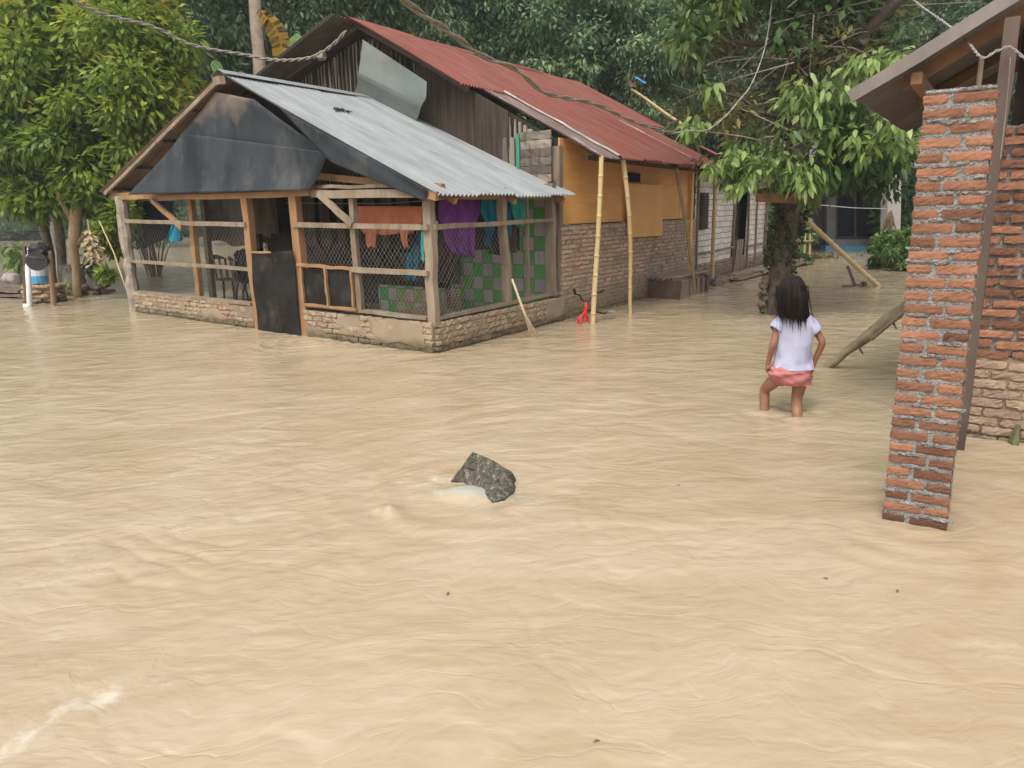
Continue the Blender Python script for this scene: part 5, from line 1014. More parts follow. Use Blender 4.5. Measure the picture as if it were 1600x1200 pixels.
# rafts of planks
def raft(x0,x1,y,label,seed):
    p=onz(x0,y);q_=onz(x1,y+2); mb=MB(); u=nrm(q_-p); v=np.array([-u[1],u[0],0])
    for k in range(5):
        for l in range(2):
            a=p+v*(.16*k)+ZV*(.03+.10*l)+u*random.gauss(0,.15); b_=q_+v*(.16*k)+ZV*(.05+.10*l)+u*random.gauss(0,.15); mb.rough((a+b_)/2,(b_-a)/2,v*.07,ZV*.032,(12,1,1),.012,.05,random.random())
    return tag(mb.build('plank_raft',M('soaked planks',(.11,.075,.06),(.19,.14,.11),5,6,.9,.4,30,tint=.25),base=p),label,'planks')
raft(-70,40,464,'long soaked plank stack at the far left edge beside the white pipe',1); raft(72,128,460,'short soaked plank stack between the stone heap and the tree trunk',2)
q=onz(95,456)+np.array([0,.5,0]); mb=MB(); mb.tube([q-ZV*.4,q+ZV*.2,q+ZV*.55,q+ZV*.58],[.30,.27,.21,.19],14,jit=.03); tag(mb.build('tree_stump',barkg,base=q-ZV*.4,smooth=True),'grey flat topped tree stump behind the short plank stack','stump')
q=onz(22,452)+ZV*.26; mb=MB(); mb.rough(q,ux*.2,uy*.15,ZV*.12,(6,5,4),.02,.6); tag(mb.build('sack',M('pale sack',(.3,.27,.25),(.4,.36,.33),6,5,.9,.3,20),base=q-ZV*.15,smooth=True),'pale lumpy sack lying on the far left plank stack','sack')
mb=MB(); mb.tube([at(155,345,14.2),at(178,395,14.0),at(188,425,13.6),at(197,440,13.4)-ZV*.2],[.012,.014,.015,.015],7,tint=.35); tag(mb.build('leaning_stick',bamboo,base=at(197,440,13.4),smooth=True),'pale thin stick leaning beside the grey porch corner log','stick')
q=at(143,384,14.6); mb=MB(); mb.tube([q+ZV*.5,q-ZV*.25],.015,6)
for k in range(110):
    o=RNG.normal(0,1,3)*np.array([.05,.04,.13]); o2=o*np.array([1.8,1.8,1])-ZV*.10; mb.prism([q+np.array([0,0,o[2]]),q+(o+o2)/2+ux*.035,q+o2,q+(o+o2)/2-ux*.035],uy*.004,random.random())
tag(mb.build('dead_leaf_cluster',thatch,base=q),'pale dead leaf bunch hanging beside the crooked left trunk','dead leaves')

# floating leaves and twigs
for k,(x,y) in enumerate([(1402,925),(932,1158),(395,578),(560,640),(1060,760),(1290,905),(700,930),(1180,610)]):
    q=onz(x,y); z=float(waterz(np.array([q[0]]),np.array([q[1]]))[0]); q=q+ZV*(z+.003); a=random.uniform(0,6.28); mb=MB(); u=np.array([math.cos(a),math.sin(a),0]); v=np.array([-u[1],u[0],0]); L_=random.uniform(.010,.018)
    mb.prism([q-u*L_,q+v*L_*.4+ZV*.003,q+u*L_,q-v*L_*.4+ZV*.002],ZV*.001)
    tag(mb.build('floating_leaf',bonefol,base=q),'tiny dark leaf afloat on the open flood water','leaf','dark leaves afloat on the flood')
# ================================================= vegetation
def leafmesh(name,P,D,Nn,L,W,T,big=False):
    # P base, D direction, Nn approx normal (N,3); L,W,T (N,)
    D=D/np.linalg.norm(D,axis=1,keepdims=True); S=np.cross(D,Nn); S/=np.linalg.norm(S,axis=1,keepdims=True)+1e-9; Nm=np.cross(S,D)
    L=L[:,None];W=W[:,None]; n=len(P)
    if not big:
        v=np.stack([P,P+D*L*.45+S*W*.5+Nm*W*.16,P+D*L,P+D*L*.45-S*W*.5+Nm*W*.16],1).reshape(-1,3); k=4
        f=np.array([[0,1,2],[0,2,3]])
    else:
        dr=np.array([0,0,-1.0])
        c1=P+D*L*.35; c2=P+D*L*.72+dr*L*.06; tip=P+D*L*1.0+dr*L*.16
        v=np.stack([P,c1,c2,tip,c1+S*W*.5+Nm*W*.14,c2+S*W*.36+Nm*W*.10,c1-S*W*.5+Nm*W*.14,c2-S*W*.36+Nm*W*.10],1).reshape(-1,3); k=8
        f=np.array([[0,4,1],[1,4,5],[1,5,2],[2,5,3],[0,1,6],[1,7,6],[1,2,7],[2,3,7]])
    fa_=(f[None]+ (np.arange(n)*k)[:,None,None]).reshape(-1,3)
    me=bpy.data.meshes.new(name); me.vertices.add(len(v)); me.vertices.foreach_set('co',v.astype(np.float32).ravel())
    me.loops.add(fa_.size); me.loops.foreach_set('vertex_index',fa_.ravel().astype(np.int32)); me.polygons.add(len(fa_)); me.polygons.foreach_set('loop_start',np.arange(0,fa_.size,3,dtype=np.int32)); me.update(calc_edges=True)
    a=me.attributes.new('tint','FLOAT','POINT'); a.data.foreach_set('value',np.repeat(T,k).astype(np.float32)); return me
def clusters(C_,R_,per,ln,wd,tintc,droop=.5,rng=RNG):
    # C_ (M,3) cluster centres, R_ radii
    M_=len(C_); n=M_*per; c=np.repeat(C_,per,0); r=np.repeat(R_,per)[:,None]; o=rng.normal(0,1,(n,3)); o/=np.linalg.norm(o,axis=1,keepdims=True); o*=rng.random((n,1))**.45
    P=c+o*r*np.array([1,1,.75]); D=o+np.array([0,0,-droop])+rng.normal(0,.45,(n,3)); Nn=np.array([0,0,1])+rng.normal(0,.5,(n,3))
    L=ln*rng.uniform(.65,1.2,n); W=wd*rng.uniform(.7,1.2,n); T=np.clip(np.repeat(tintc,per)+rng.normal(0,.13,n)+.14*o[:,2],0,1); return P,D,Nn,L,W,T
def trunkmesh(h,r,lean=.05,branches=6,rng=None,spread=2.0,z0=.35,kink=.1):
    mb=MB(); pts=[];k=9; ang=random.uniform(0,6.28); x=y=0
    for i in range(k+1):
        t=i/k; x+=random.gauss(0,kink)*h/k; y+=random.gauss(0,kink)*h/k; pts.append(np.array([x+lean*h*t*math.cos(ang),y+lean*h*t*math.sin(ang),h*t-.4]))
    mb.tube(pts,[r*(1.25 if i==0 else 1)*(1-.75*i/k) for i in range(k+1)],9,jit=.06)
    tips=[]
    for b in range(branches):
        t=z0+(1-z0)*b/branches; i=int(t*k); p=pts[i]; a=b*2.4+random.random(); L=spread*random.uniform(.7,1.1)*(1.15-.5*t)
        q1=p+np.array([math.cos(a)*L*.4,math.sin(a)*L*.4,L*.28]); q2=p+np.array([math.cos(a)*L*.8,math.sin(a)*L*.8,L*.5]); q3=q2+np.array([math.cos(a)*L*.3,math.sin(a)*L*.3,L*.2])
        rr=r*(1-.75*t)*.5; mb.tube([p,q1,q2,q3],[rr,rr*.75,rr*.45,rr*.2],6,jit=.05); tips+=[q1,q2,q3]
    return mb,tips
def mesh_of(mb,name,mat):
    o=mb.build(name,mat,base=(0,0,0),smooth=True); me=o.data; bpy.data.objects.remove(o); return me
# prototypes of grove trees
def proto_crown(seed,h,R,M_,per,ln,wd,low=.22,mat=lf_bg):
    rng=np.random.default_rng(seed); c=[]
    while len(c)<M_:
        p=rng.uniform(-1,1,3); d=np.linalg.norm(p)
        if d>1: continue
        if d<.45 and rng.random()<.6: continue
        lob=.72+.35*math.sin(3*math.atan2(p[1],p[0])+seed)*math.cos(p[2]*4+seed)
        if d>lob+.2: continue
        c.append([p[0]*R,p[1]*R,h*(low+1)/2+p[2]*h*(1-low)/2])
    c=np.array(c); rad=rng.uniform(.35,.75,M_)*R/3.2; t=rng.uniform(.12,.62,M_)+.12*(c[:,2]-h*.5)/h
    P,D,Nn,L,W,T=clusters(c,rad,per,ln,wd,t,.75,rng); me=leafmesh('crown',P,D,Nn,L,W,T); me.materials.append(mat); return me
protos=[]
for i in range(5):
    random.seed(50+i); h=[13.5,12,14.5,11,13][i]; R=[3.6,3.2,3.9,3.0,3.4][i]
    tb,_=trunkmesh(h*.85,.17,.04,8,spread=R*.8,z0=.25,kink=.05); protos.append((mesh_of(tb,'trunk',barkg if i%2 else bark),proto_crown(100+i,h,R,330,130,.22,.085,low=[.12,.2,.1,.16,.22][i])))
kinds=['tall','broad','loose','slender','dense']
GROVE=[]
random.seed(5)
rows=[(24,2.9,-14,-3,0),(26.5,3.0,-2,7,0),(30,3.4,6,24,0),(31,3.6,-20,6,1),(37,4.2,-26,30,2),(46,5.5,-34,40,3)]
for (Y,dx,x0,x1,rw_i) in rows:
    x=x0
    while x<x1:
        GROVE.append((x+random.gauss(0,.5),Y+random.gauss(0,.7)+ (0 if rw_i else 0),random.uniform(.88,1.15))); x+=dx*random.uniform(.85,1.15)
GROVE=[g for g in GROVE if not (g[0]<-7.5 and g[1]<42 and g[0]<-.32*g[1]+1.2)]
GROVE=[g for g in GROVE if abs(g[0]-11.5)>2.9 or g[1]>31.5]
DESC={0:'tall trunked',1:'broad crowned',2:'loose crowned',3:'slender',4:'dense'}
srt=sorted(range(len(GROVE)),key=lambda i:(GROVE[i][1],GROVE[i][0]))
def spot_words(x,y):
    px=800+CF*x/y
    col='behind the left porch roof' if px<430 else 'behind the red roof gable' if px<620 else 'behind the middle of the red ridge' if px<850 else 'behind the far end of the red ridge' if px<1080 else 'behind the big near tree' if px<1300 else 'behind the brick pillar'
    rowd='front row' if y<29 else 'second row' if y<34 else 'third row' if y<41 else 'farthest row'
    return col,rowd,px
used={}
for n_,i in enumerate(srt):
    x,y,s=GROVE[i]; k=(n_*3+int(x*2))%5; col_,rd,px=spot_words(x,y); 
    key=(col_,rd,k); used[key]=used.get(key,0)+1
    o=bpy.data.objects.new('grove_tree',None); COL.objects.link(o); g=float(gz(np.array([x]),np.array([y]))[0]); o.location=(x,y,max(g,-.4)); o.rotation_euler=(0,0,random.uniform(0,6.28)); o.scale=(s,s,s*random.uniform(.95,1.1))
    lab='%s%s grove tree %s, %s'%(['','another ','a third ','a fourth ','a fifth '][min(used[key],5)-1],DESC[k],col_,rd)
    tag(o,lab,'tree','dark trees of the grove behind the house')
    for me,nm in ((protos[k][0],'trunk'),(protos[k][1],'crown')):
        c=bpy.data.objects.new(nm,me); COL.objects.link(c); c.parent=o
# far bank of the river on the left
FB=[(x+random.gauss(0,.8),y+random.gauss(0,1)) for y,x0,x1,dx in ((78,-74,-14,4.6),(88,-84,-14,6)) for x in np.arange(x0,x1,dx)]
for n_,(x,y) in enumerate(FB):
    k=n_%5; o=bpy.data.objects.new('river_tree',None); COL.objects.link(o); s=random.uniform(.9,1.2); o.location=(x,y,.2); o.rotation_euler=(0,0,random.uniform(0,6.28)); o.scale=(s,s,s)
    tag(o,'distant tree on the far bank of the river seen under the left trees','tree','trees on the far river bank')
    for me,nm in ((protos[k][0],'trunk'),(protos[k][1],'crown')):
        c=bpy.data.objects.new(nm,me); COL.objects.link(c); c.parent=o
# understory bushes along the grove edge
bm_=[]
for i in range(3): 
    me=proto_crown(300+i,2.6,1.5,70,110,.22,.10,low=.02,mat=lf_mid); bm_.append(me)
for n_,(x,y,s) in enumerate([(-3.2,22.5,1.1),(-5.5,21,.9),(-1,25,1.1),(2.2,27,1.1),(5,28,1.1),(7.6,27.5,1.2),(14.6,26.5,1.3),(17,25,1.3),(16,29,1.2),(8.4,24.2,.9),(19.5,26,1.3),(9.4,30.5,1.4),(13.8,31,1.4)]):
    g=float(gz(np.array([x]),np.array([y]))[0]); o=bpy.data.objects.new('bush',bm_[n_%3]); COL.objects.link(o); o.location=(x,y,max(g,-.4)); o.rotation_euler=(0,0,n_*1.3); o.scale=(s,s,s)
    col_,rd,px=spot_words(x,y); tag(o,['low leafy bush behind the porch roof at the house back left','small leafy bush nearest the pale trunk behind the porch','leafy bush at the grove foot behind the red gable','leafy bush at the grove foot behind the middle of the red roof','leafy bush behind the far half of the red roof','leafy bush left of the shaded grey house','leafy bush right of the pale porch column','large bush right behind the brick pillar','bush in the gap behind the bush by the pale column','low bush between woven wall and the shaded grey house','large bush behind the brick house eave','bush rising behind the grey house roof at left','bush rising behind the grey house roof at right'][n_],'bush','leafy bushes at the foot of the grove')
for n_,x in enumerate(np.arange(-72,-10,2.6)):
    o=bpy.data.objects.new('river_bush',bm_[n_%3]); COL.objects.link(o); s=random.uniform(1.1,1.7); o.location=(x,74+random.gauss(0,1),.0); o.rotation_euler=(0,0,n_*1.7); o.scale=(s,s,s)
    tag(o,'distant bush along the far river bank seen under the left trees','bush','bushes on the far river bank')
# ---- left bank trees: bright yellow green
def bigtree(name,label,base,trunkpts,trunkr,cl,per,ln,wd,mat,bmat,cat='tree',group=None,big=False,branch=None,droop=.5,seed=1,dry=None):
    rng=np.random.default_rng(seed); root=thing(name,label,cat,base,group)
    mb=MB(); mb.tube(trunkpts,trunkr,12,jit=.05)
    if branch:
        for pts,rr in branch: mb.tube(pts,rr,7,jit=.06)
    mb.build('trunk',bmat,root,smooth=True)
    c=np.array([q[0] for q in cl])-np.array(base); rad=np.array([q[1] for q in cl]); t=np.array([q[2] for q in cl])
    P,D,Nn,L,W,T=clusters(c,rad,per,ln,wd,t,droop,rng)
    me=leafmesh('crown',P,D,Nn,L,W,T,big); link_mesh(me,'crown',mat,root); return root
def ellipse_clusters(n,cx,cy,Y,rx,ry,rd,rng,r0=.3,r1=.55,t0=.2,t1=.7,f=None):
    out=[]
    while len(out)<n:
        a,b,d=rng.uniform(-1,1,3); q=a*a+b*b+d*d
        if q>1: continue
        if q<.3 and rng.random()<.5: continue
        px,py=cx+a*rx,cy+b*ry
        if f and not f(px,py): continue
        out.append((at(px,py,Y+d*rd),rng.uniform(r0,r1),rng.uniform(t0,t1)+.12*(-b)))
    return out
rg=np.random.default_rng(77)
def okL(px,py):   # silhouette of the bank trees against the roof edge and the river
    return px<315-.0*py and not (px>200 and py>150+ (300-px)*1.3) and py<345-(0 if px>120 else (20 if px<60 else 8))
q=onz(122,465); tp=[q-ZV*.4,q+ZV*.1,at(119,420,q[1]),at(114,385,q[1]),at(118,350,q[1]),at(125,250,q[1]),at(130,120,q[1])]
cl=ellipse_clusters(150,185,150,16,120,210,1.7,rg,.35,.6,.3,.75,okL)+[(at(250,25,15.6),.5,.8),(at(285,160,15.4),.45,.75),(at(268,120,15.5),.45,.65),(at(240,230,15.3),.45,.5),(at(160,365,15),.22,.4),(at(175,350,15),.25,.45),(at(188,330,15),.3,.4),(at(165,428,15),.10,.5),(at(182,385,15.2),.18,.35)]
bigtree('bank_tree','bright yellow green tree beside the porch with a crooked tan trunk','%s'%'' or q-ZV*.4,tp,[.12,.085,.08,.10,.12,.10,.06],cl,190,.20,.085,lf_left,M('tan bark',(.22,.15,.08),(.32,.23,.13),7,6,.9,.5,40),seed=3,branch=[([tp[3],at(150,350,15.6),at(190,300,15.8)],[.09,.06,.03]),([tp[4],at(90,300,15.6),at(60,220,15.6)],[.09,.06,.03])])
q=at(82,455,17); q[2]=0; tp=[q-ZV*.4,q,at(80,430,17),at(78,400,17),at(72,370,17),at(62,335,17),at(50,250,17),at(40,130,17)]
cl=ellipse_clusters(150,60,140,16.4,130,190,1.9,rg,.38,.65,.2,.68,lambda x,y:y<318)+[(at(30,318,16.2),.25,.4),(at(60,330,16.2),.18,.4)]
bigtree('bank_tree','olive green tree at the far left edge with a dark leaning trunk','%s'%'' or q-ZV*.4,tp,[.14,.11,.10,.10,.10,.09,.08,.05],cl,190,.22,.095,lf_left,bark,seed=4)
q=at(97,432,21); q[2]=0; tp=[q-ZV*.4,q,at(96,400,21),at(94,370,21),at(88,335,21),at(85,240,21)]
cl=ellipse_clusters(110,-60,110,19,150,190,2.2,rg,.45,.75,.15,.55,lambda x,y:y<300)+ellipse_clusters(60,110,110,20.5,150,170,1.2,rg,.45,.7,.1,.45,lambda x,y:y<295)
bigtree('bank_tree','darker tree behind the left bank with its trunk standing in the river','%s'%'' or q-ZV*.4,tp,[.15,.12,.12,.12,.11,.07],cl,170,.25,.11,lf_mid,bark,seed=5)
q=onz(-8,420); mb=MB(); mb.tube([q-ZV*.4,at(-2,392,q[1]),at(-6,350,q[1])],[.25,.2,.15],9,jit=.05); 
# small leafy plants on the left
def plant(px,py,Y,h,n,ln,wd,label,mat=lf_near,name='leafy_plant',spread=.35,stemc=bark,seed=0,stems=6,base=None,t0=.3,t1=.8):
    rng=np.random.default_rng(seed); b0=at(px,py,Y) if base is None else base; root=thing(name,label,'plant',b0)
    mb=MB(); tips=[]
    for k in range(stems):
        a=rng.uniform(0,6.28); e=np.array([math.cos(a)*spread*rng.uniform(.3,1),math.sin(a)*spread*rng.uniform(.3,1),h*rng.uniform(.6,1)]); mb.tube([b0,b0+e*.5+ZV*h*.08,b0+e],[.014,.01,.005],5); tips+=[b0+e,b0+e*.7+ZV*.05*h]
    mb.build('stem',stemc,root,smooth=True); tips=np.array(tips)-b0
    P,D,Nn,L,W,T=clusters(tips,np.full(len(tips),spread*.35),n,ln,wd,rng.uniform(t0,t1,len(tips)),.4,rng); link_mesh(leafmesh('leaves',P,D,Nn,L,W,T,True),'leaves',mat,root); return root
b0=onz(22,452)+np.array([0,.6,-.3]); plant(0,0,0,1.25,14,.24,.10,'sapling with drooping green leaves standing left of the white pipe',lf_near,'sapling',.45,seed=1,base=b0,stems=7)
b0=onz(60,448)+np.array([.3,2,-.2]); plant(0,0,0,1.0,10,.22,.09,'small leafy shoot between the dark trunk and the stone heap',lf_mid,'sapling',.3,seed=2,base=b0,stems=4)
b0=onz(110,462)+np.array([0,0,-.1]); plant(0,0,0,.30,8,.13,.05,'tiny green sprout on the short plank stack',lf_left,'sprout',.12,seed=3,base=b0,stems=4)
# bamboo bush seen through the open porch bay
q=onz(245,432); root=thing('cane_bush','clump of thin canes with small leaves standing behind the open porch bay','bush',q-ZV*.4)
mb=MB(); tips=[]
for k in range(26):
    a=random.uniform(-1.2,1.2); tip=q+np.array([math.sin(a)*random.uniform(.3,1.1),random.gauss(0,.3),random.uniform(1.0,1.9)]); mb.tube([q+np.array([random.gauss(0,.12),random.gauss(0,.1),-.4]),q*.5+tip*.5+np.array([0,0,.15]),tip],[.02,.015,.006],5); tips+=[tip]
mb.build('stem',M('cane',(.14,.10,.06),(.22,.16,.09),6,4,.8,.2),root,smooth=True); tips=np.array(tips)-(q-ZV*.4)
P,D,Nn,L,W,T=clusters(tips,np.full(len(tips),.28),45,.15,.06,np.random.default_rng(4).uniform(.1,.5,len(tips)),.5); link_mesh(leafmesh('leaves',P,D,Nn,L,W,T),'leaves',lf_mid,root)
# pale trunk + banana behind the porch roof
q=at(398,110,17.5); q[2]=-.4; mb=MB(); P_=[q+(at(393,-60,17.5)-q)*k/12+RNG.normal(0,.012,3) for k in range(13)]
pt=thing('palm_trunk_tree','pale bare straight trunk standing behind the porch roof ridge','tree',q); mb.tube(P_,[.17-.004*k for k in range(13)],12,jit=.03); mb.build('trunk',M('pale pinkish bark',(.34,.25,.19),(.46,.36,.28),6,6,.95,.4,40,c3=(.16,.12,.09),c3lo=.6,c3hi=.7),pt,smooth=True)
top=P_[-1]-q; cc=np.array([top+RNG.normal(0,1,3)*np.array([1.3,1.3,.6])+ZV*1.5 for _ in range(26)]); P,D,Nn,L,W,T=clusters(cc,np.full(26,.5),90,.22,.1,np.full(26,.35),.6); link_mesh(leafmesh('crown',P,D,Nn,L,W,T),'crown',lf_bg,pt)
bn0=at(425,150,17.2); bn0[2]=-.4; ban=thing('banana_plant','banana plant with one withered yellow leaf and one fresh green leaf behind the porch ridge','banana plant',bn0)
part('stem',M('banana stem',(.2,.2,.08),(.28,.26,.12),6,5,.7,.2),lambda m:m.tube([bn0,bn0+(at(428,130,17.2)-bn0)*.6,at(426,118,17.2)],[.14,.11,.05],10),ban,True)
def banleaf(pts,wd,mat,name,notch=0,fold=.25):
    mb=MB(); pts=[at(*p) for p in pts]; n=22
    def C_(t):
        k=t*(len(pts)-1);i=min(int(k),len(pts)-2);f=k-i;p0=pts[max(i-1,0)];p1=pts[i];p2=pts[i+1];p3=pts[min(i+2,len(pts)-1)]
        return .5*((2*p1)+(-p0+p2)*f+(2*p0-5*p1+4*p2-p3)*f*f+(-p0+3*p1-3*p2+p3)*f**3)
    for sgn in(-1,1):
        for i in range(n):
            t0,t1=i/n,(i+1)/n-(.012 if notch and i%3==2 else 0); c0,c1=C_(t0),C_(t1); d=nrm(c1-c0); s=nrm(np.cross(d,np.array([0.15,1,.1])))*sgn
            w0=wd*math.sin(math.pi*min(1,t0*.92+.06))**.6; w1=wd*math.sin(math.pi*min(1,t1*.92+.06))**.6
            sag=-ZV*fold*wd+uy*.08*math.sin(i*1.7)*notch
            mb.prism([c0,c1,c1+s*w1+sag,c0+s*w0+sag],uy*.004,random.random())
    mb.tube([C_(k/10) for k in range(11)],[.02-.0016*k for k in range(11)],6,tint=.3); return mb.build(name,mat,ban,fix=False)
banleaf([(425,128,17.1),(440,90,17.0),(436,55,16.9),(420,30,16.85),(404,14,16.8)],.22,banY,'withered_leaf',1); banleaf([(440,125,17.2),(458,95,17.2),(462,72,17.3),(462,52,17.4)],.26,banG,'green_leaf',0,.1)
banleaf([(345,112,13.5),(338,104,13.5),(330,98,13.5)],.10,banG,'green_leaf',0,0)
# ---- the big near tree on the right
TB0=onz(1208,490); tr=[TB0-ZV*.4,TB0+ZV*.0,at(1218,430,10.75),at(1226,380,10.8),at(1236,320,10.85),at(1245,250,10.9),at(1252,170,10.95),at(1256,90,11.0),at(1262,0,11.05),at(1268,-120,11.1)+ZV*4.5]
rr=[.22,.165,.155,.15,.165,.16,.155,.145,.13,.1]
BR=[([at(1250,200,10.9),at(1340,110,10.5),at(1352,50,10.3),at(1400,5,10),at(1440,-40,9.8)],[.03,.05,.075,.065,.05]),
    ([at(1250,270,10.9),at(1310,250,10.3),at(1345,190,10),at(1370,110,9.8)],[.05,.035,.025,.012]),
    ([at(1240,290,10.85),at(1180,300,10.4),at(1130,270,10)],[.05,.03,.012]),
    ([at(1256,60,11),at(1180,70,10.5),at(1120,60,10.2),at(1080,75,10)],[.06,.04,.025,.012]),
    ([at(1258,70,11),at(1320,70,10.8),at(1400,68,10.6),at(1460,50,10.4)],[.04,.03,.02,.012]),
    ([at(1252,190,10.9),at(1200,180,10.4),at(1150,150,10.1),at(1100,140,10)],[.05,.03,.02,.012]),
    ([at(1245,230,10.9),at(1210,205,10.6),at(1160,235,10.3)],[.03,.02,.012]),
    ([at(1340,62,10.3),at(1380,90,10.2),at(1430,70,10)],[.03,.02,.01]),
    ([at(1200,215,10.2),at(1225,180,10.3),at(1240,172,10.4)],[.014,.016,.02])]
bright=[(1080,35,9.9,.22),(1115,20,10,.22),(1062,75,9.9,.16),(1135,12,10,.2),(1085,190,9.9,.14),(1078,205,9.9,.13),(1118,262,9.7,.13),(1135,252,9.7,.15),(1155,245,9.8,.17),(1172,275,9.6,.16),(1195,262,9.7,.16),(1150,290,9.7,.10),
    (1240,145,9.7,.18),(1255,130,9.7,.2),(1272,145,9.6,.2),(1285,140,9.6,.16),(1320,135,9.5,.18),(1345,105,9.4,.20),(1360,95,9.4,.18),(1385,90,9.4,.18),(1408,88,9.4,.15),(1260,170,9.6,.2),(1240,160,9.7,.16),
    (1395,185,9.3,.18),(1405,205,9.3,.2),(1390,215,9.4,.18),(1412,225,9.3,.12),(1335,210,9.5,.14),(1250,265,9.5,.16),(1258,285,9.5,.16),(1238,255,9.6,.15),(1110,140,9.9,.14),(1300,205,9.6,.18),(1345,235,9.5,.14)]
cl=[(at(x,y,Y),r*1.15,.72) for x,y,Y,r in bright]
rg=np.random.default_rng(9)
mid=[(1200,250,10.2),(1230,230,10.1),(1290,250,10),(1310,225,10),(1330,180,10),(1350,200,10),(1370,230,9.9),(1280,200,10.1),(1215,270,10.2),(1180,270,10.2),(1160,230,10.3),(1300,170,10.1),(1360,150,10),(1280,275,10),(1310,265,10),(1200,200,10.4),(1380,250,10),(1130,245,10.3),(1325,150,10)]
for x,y,Y in mid:
    for _ in range(2): cl.append((at(x+rg.normal(0,20),y+rg.normal(0,16),Y+rg.normal(0,.3)),.22,rg.uniform(.1,.55)))
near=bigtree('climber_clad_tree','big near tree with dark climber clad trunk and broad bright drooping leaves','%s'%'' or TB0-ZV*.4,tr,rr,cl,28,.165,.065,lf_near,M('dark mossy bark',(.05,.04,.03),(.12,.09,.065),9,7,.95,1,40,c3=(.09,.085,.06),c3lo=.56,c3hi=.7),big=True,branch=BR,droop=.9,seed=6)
cr=[]
for _ in range(95):
    x,y=rg.uniform(1060,1400),rg.uniform(-80,255)
    if x>1340 and y>200: continue
    if x<1120 and y>200: continue
    cr.append((at(x,y,11.3+rg.normal(0,.6)),rg.uniform(.25,.45),rg.uniform(.05,.7)))
c=np.array([q[0] for q in cr])-(TB0-ZV*.4); P,D,Nn,L,W,T=clusters(c,np.array([q[1] for q in cr]),70,.15,.055,np.array([q[2] for q in cr]),.4,rg); link_mesh(leafmesh('inner_foliage',P,D,Nn,L,W,T),'inner_foliage',lf_dry,near)
cr=[(at(rg.uniform(1050,1420),rg.uniform(-120,60),10.9+rg.normal(0,.9)),rg.uniform(.3,.5),rg.uniform(.15,.5)) for _ in range(60)]+[(at(rg.uniform(1300,1420),rg.uniform(225,290),10.9+rg.normal(0,.4)),rg.uniform(.2,.35),rg.uniform(.1,.4)) for _ in range(16)]
cr+=[(TB0+np.array([rg.normal(.6,1.7),rg.normal(.3,1.6),rg.uniform(6.3,11.5)]),rg.uniform(.4,.7),rg.uniform(.1,.5)) for _ in range(150)]
c=np.array([q[0] for q in cr])-(TB0-ZV*.4); P,D,Nn,L,W,T=clusters(c,np.array([q[1] for q in cr]),60,.19,.085,np.array([q[2] for q in cr]),.6,rg); link_mesh(leafmesh('upper_foliage',P,D,Nn,L,W,T),'upper_foliage',lf_mid,near)
mb=MB()
for k in range(150):
    p=at(rg.uniform(1120,1420),rg.uniform(-20,260),10.9+rg.normal(0,.5)); d=RNG.normal(0,1,3)*np.array([.35,.25,.2]); mb.tube([p-d,p+np.array([0,0,.04]),p+d],[.009,.007,.003],4)
mb.build('twig',barkg,near,fix=False)
# climbers on the trunk
cc=[];
for k in range(150):
    t=rg.uniform(.02,1); y=480-t*230; x=np.interp(y,[250,320,380,430,490],[1245,1236,1226,1218,1208]); a=rg.uniform(0,6.28); p=at(x,y,10.8)+np.array([math.cos(a),math.sin(a),0])*.20
    if y>430 and rg.random()<.75: continue
    cc.append(p)
c=np.array(cc)-(TB0-ZV*.4); P,D,Nn,L,W,T=clusters(c,np.full(len(c),.07),26,.05,.035,rg.uniform(.05,.5,len(c)),.6,rg); link_mesh(leafmesh('climber',P,D,Nn,L,W,T),'climber',leafmat('climber leaves',(.03,.035,.012),(.07,.075,.025),(.15,.15,.05),.6,.2),near)
mb=MB(); q=TB0+np.array([-.17,-.05,0]); [mb.rough(q+ZV*(.05+.09*k)+RNG.normal(0,.015,3),ux*.05,uy*.05,ZV*.05,(3,3,3),.015,.5) for k in range(6)]; mb.build('bark_flap',bark,near)
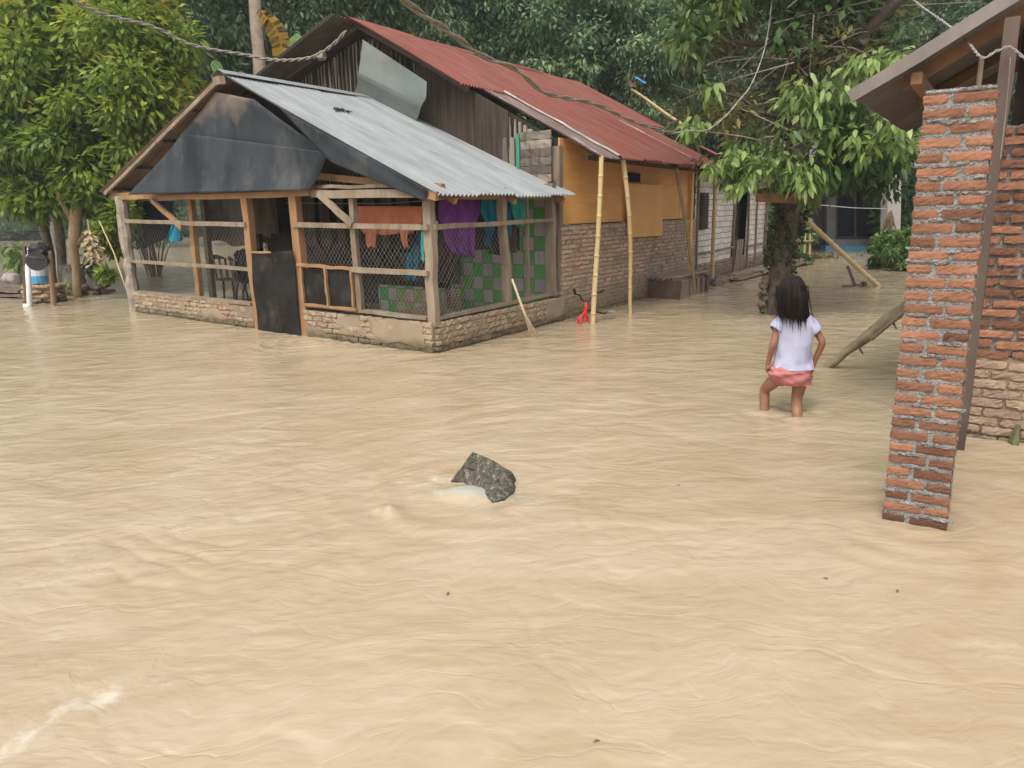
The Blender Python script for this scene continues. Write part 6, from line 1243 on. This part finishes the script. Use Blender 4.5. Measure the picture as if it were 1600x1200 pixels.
# ---- fence and shrubs by the shaded house
for n_,(x0,x1,Y,yb,yt,rl,lb) in enumerate([(1178,1266,21.5,402,370,377,'rickety bamboo fence behind the big trunk'),(1378,1420,18.5,408,378,384,'short bamboo fence with an orange stake among the bushes by the pillar')]):
    fr=thing('bamboo_fence',lb,'fence',at((x0+x1)/2,yb,Y)-ZV*.3); xs=np.linspace(x0,x1,11 if n_==0 else 5)
    for k,x in enumerate(xs):
        part('picket',bamboo if (x>1250 and n_==0) or n_==1 else woodg,lambda m:m.tube([at(x,yb,Y)-ZV*.5,at(x+random.gauss(0,1),yt-random.uniform(0,8),Y)],[.035,.03],7,tint=.3 if n_==0 else 0),fr)
    part('rail',woodg,lambda m:m.tube([at(x0-2,rl,Y-.06),at(x1+4,rl,Y-.06)],[.035,.035],6),fr)
for n_,(px,py,Y,s,lb,mt) in enumerate([(1215,400,20.5,.75,'leafy shrub growing over the bamboo fence behind the big trunk',lf_mid),(1185,385,21.5,.7,'leafy shrub by the end of the woven wall',lf_mid),(1250,402,20,.45,'low creeper hanging on the fence end near the maroon door',lf_mid),(1400,402,18,.8,'green shrub at the foot of the pale porch column',lf_near),(1418,398,18.5,.9,'green shrub half hidden behind the brick pillar',lf_near),(1408,385,21,.7,'shrub behind the pale porch column foot',lf_mid)]):
    p=at(px,py,Y); p[2]=-.4; me=proto_crown(400+n_,1.9,.85,40,90,.16,.07,low=.0,mat=mt); o=link_mesh(me,'shrub',None,base=p); o.scale=(s,s,s); tag(o,lb,'shrub')
# floating creeper by the fence
p=onz(1262,404); mb=MB()
P,D,Nn,L,W,T=clusters(RNG.normal(0,1,(40,3))*np.array([.8,.25,.04]),np.full(40,.12),20,.10,.05,np.full(40,.3),.2); o=link_mesh(leafmesh('floating_creeper',P,D,Nn,L,W,T),'floating_creeper',lf_dry,base=p+ZV*.03); tag(o,'tangle of floating creeper in front of the bamboo fence','creeper')

# ================================================= moist air
hm=bpy.data.materials.new('moist air'); hm.use_nodes=True; nt=hm.node_tree; nt.nodes.remove(nt.nodes['Principled BSDF']); pvn=nt.nodes.new('ShaderNodeVolumePrincipled'); pvn.inputs['Density'].default_value=.0015; pvn.inputs['Color'].default_value=(.86,.92,.93,1); pvn.inputs['Anisotropy'].default_value=.2; nt.links.new(pvn.outputs[0],nt.nodes['Material Output'].inputs['Volume'])
mb=MB(); mb.box(np.array([0,190,9.5]),np.array([255.,0,0]),np.array([0,245.,0]),np.array([0,0,12.])); hz=mb.build('haze',hm,base=(0,190,9.5)); tag(hz,None,None,kind='stuff')
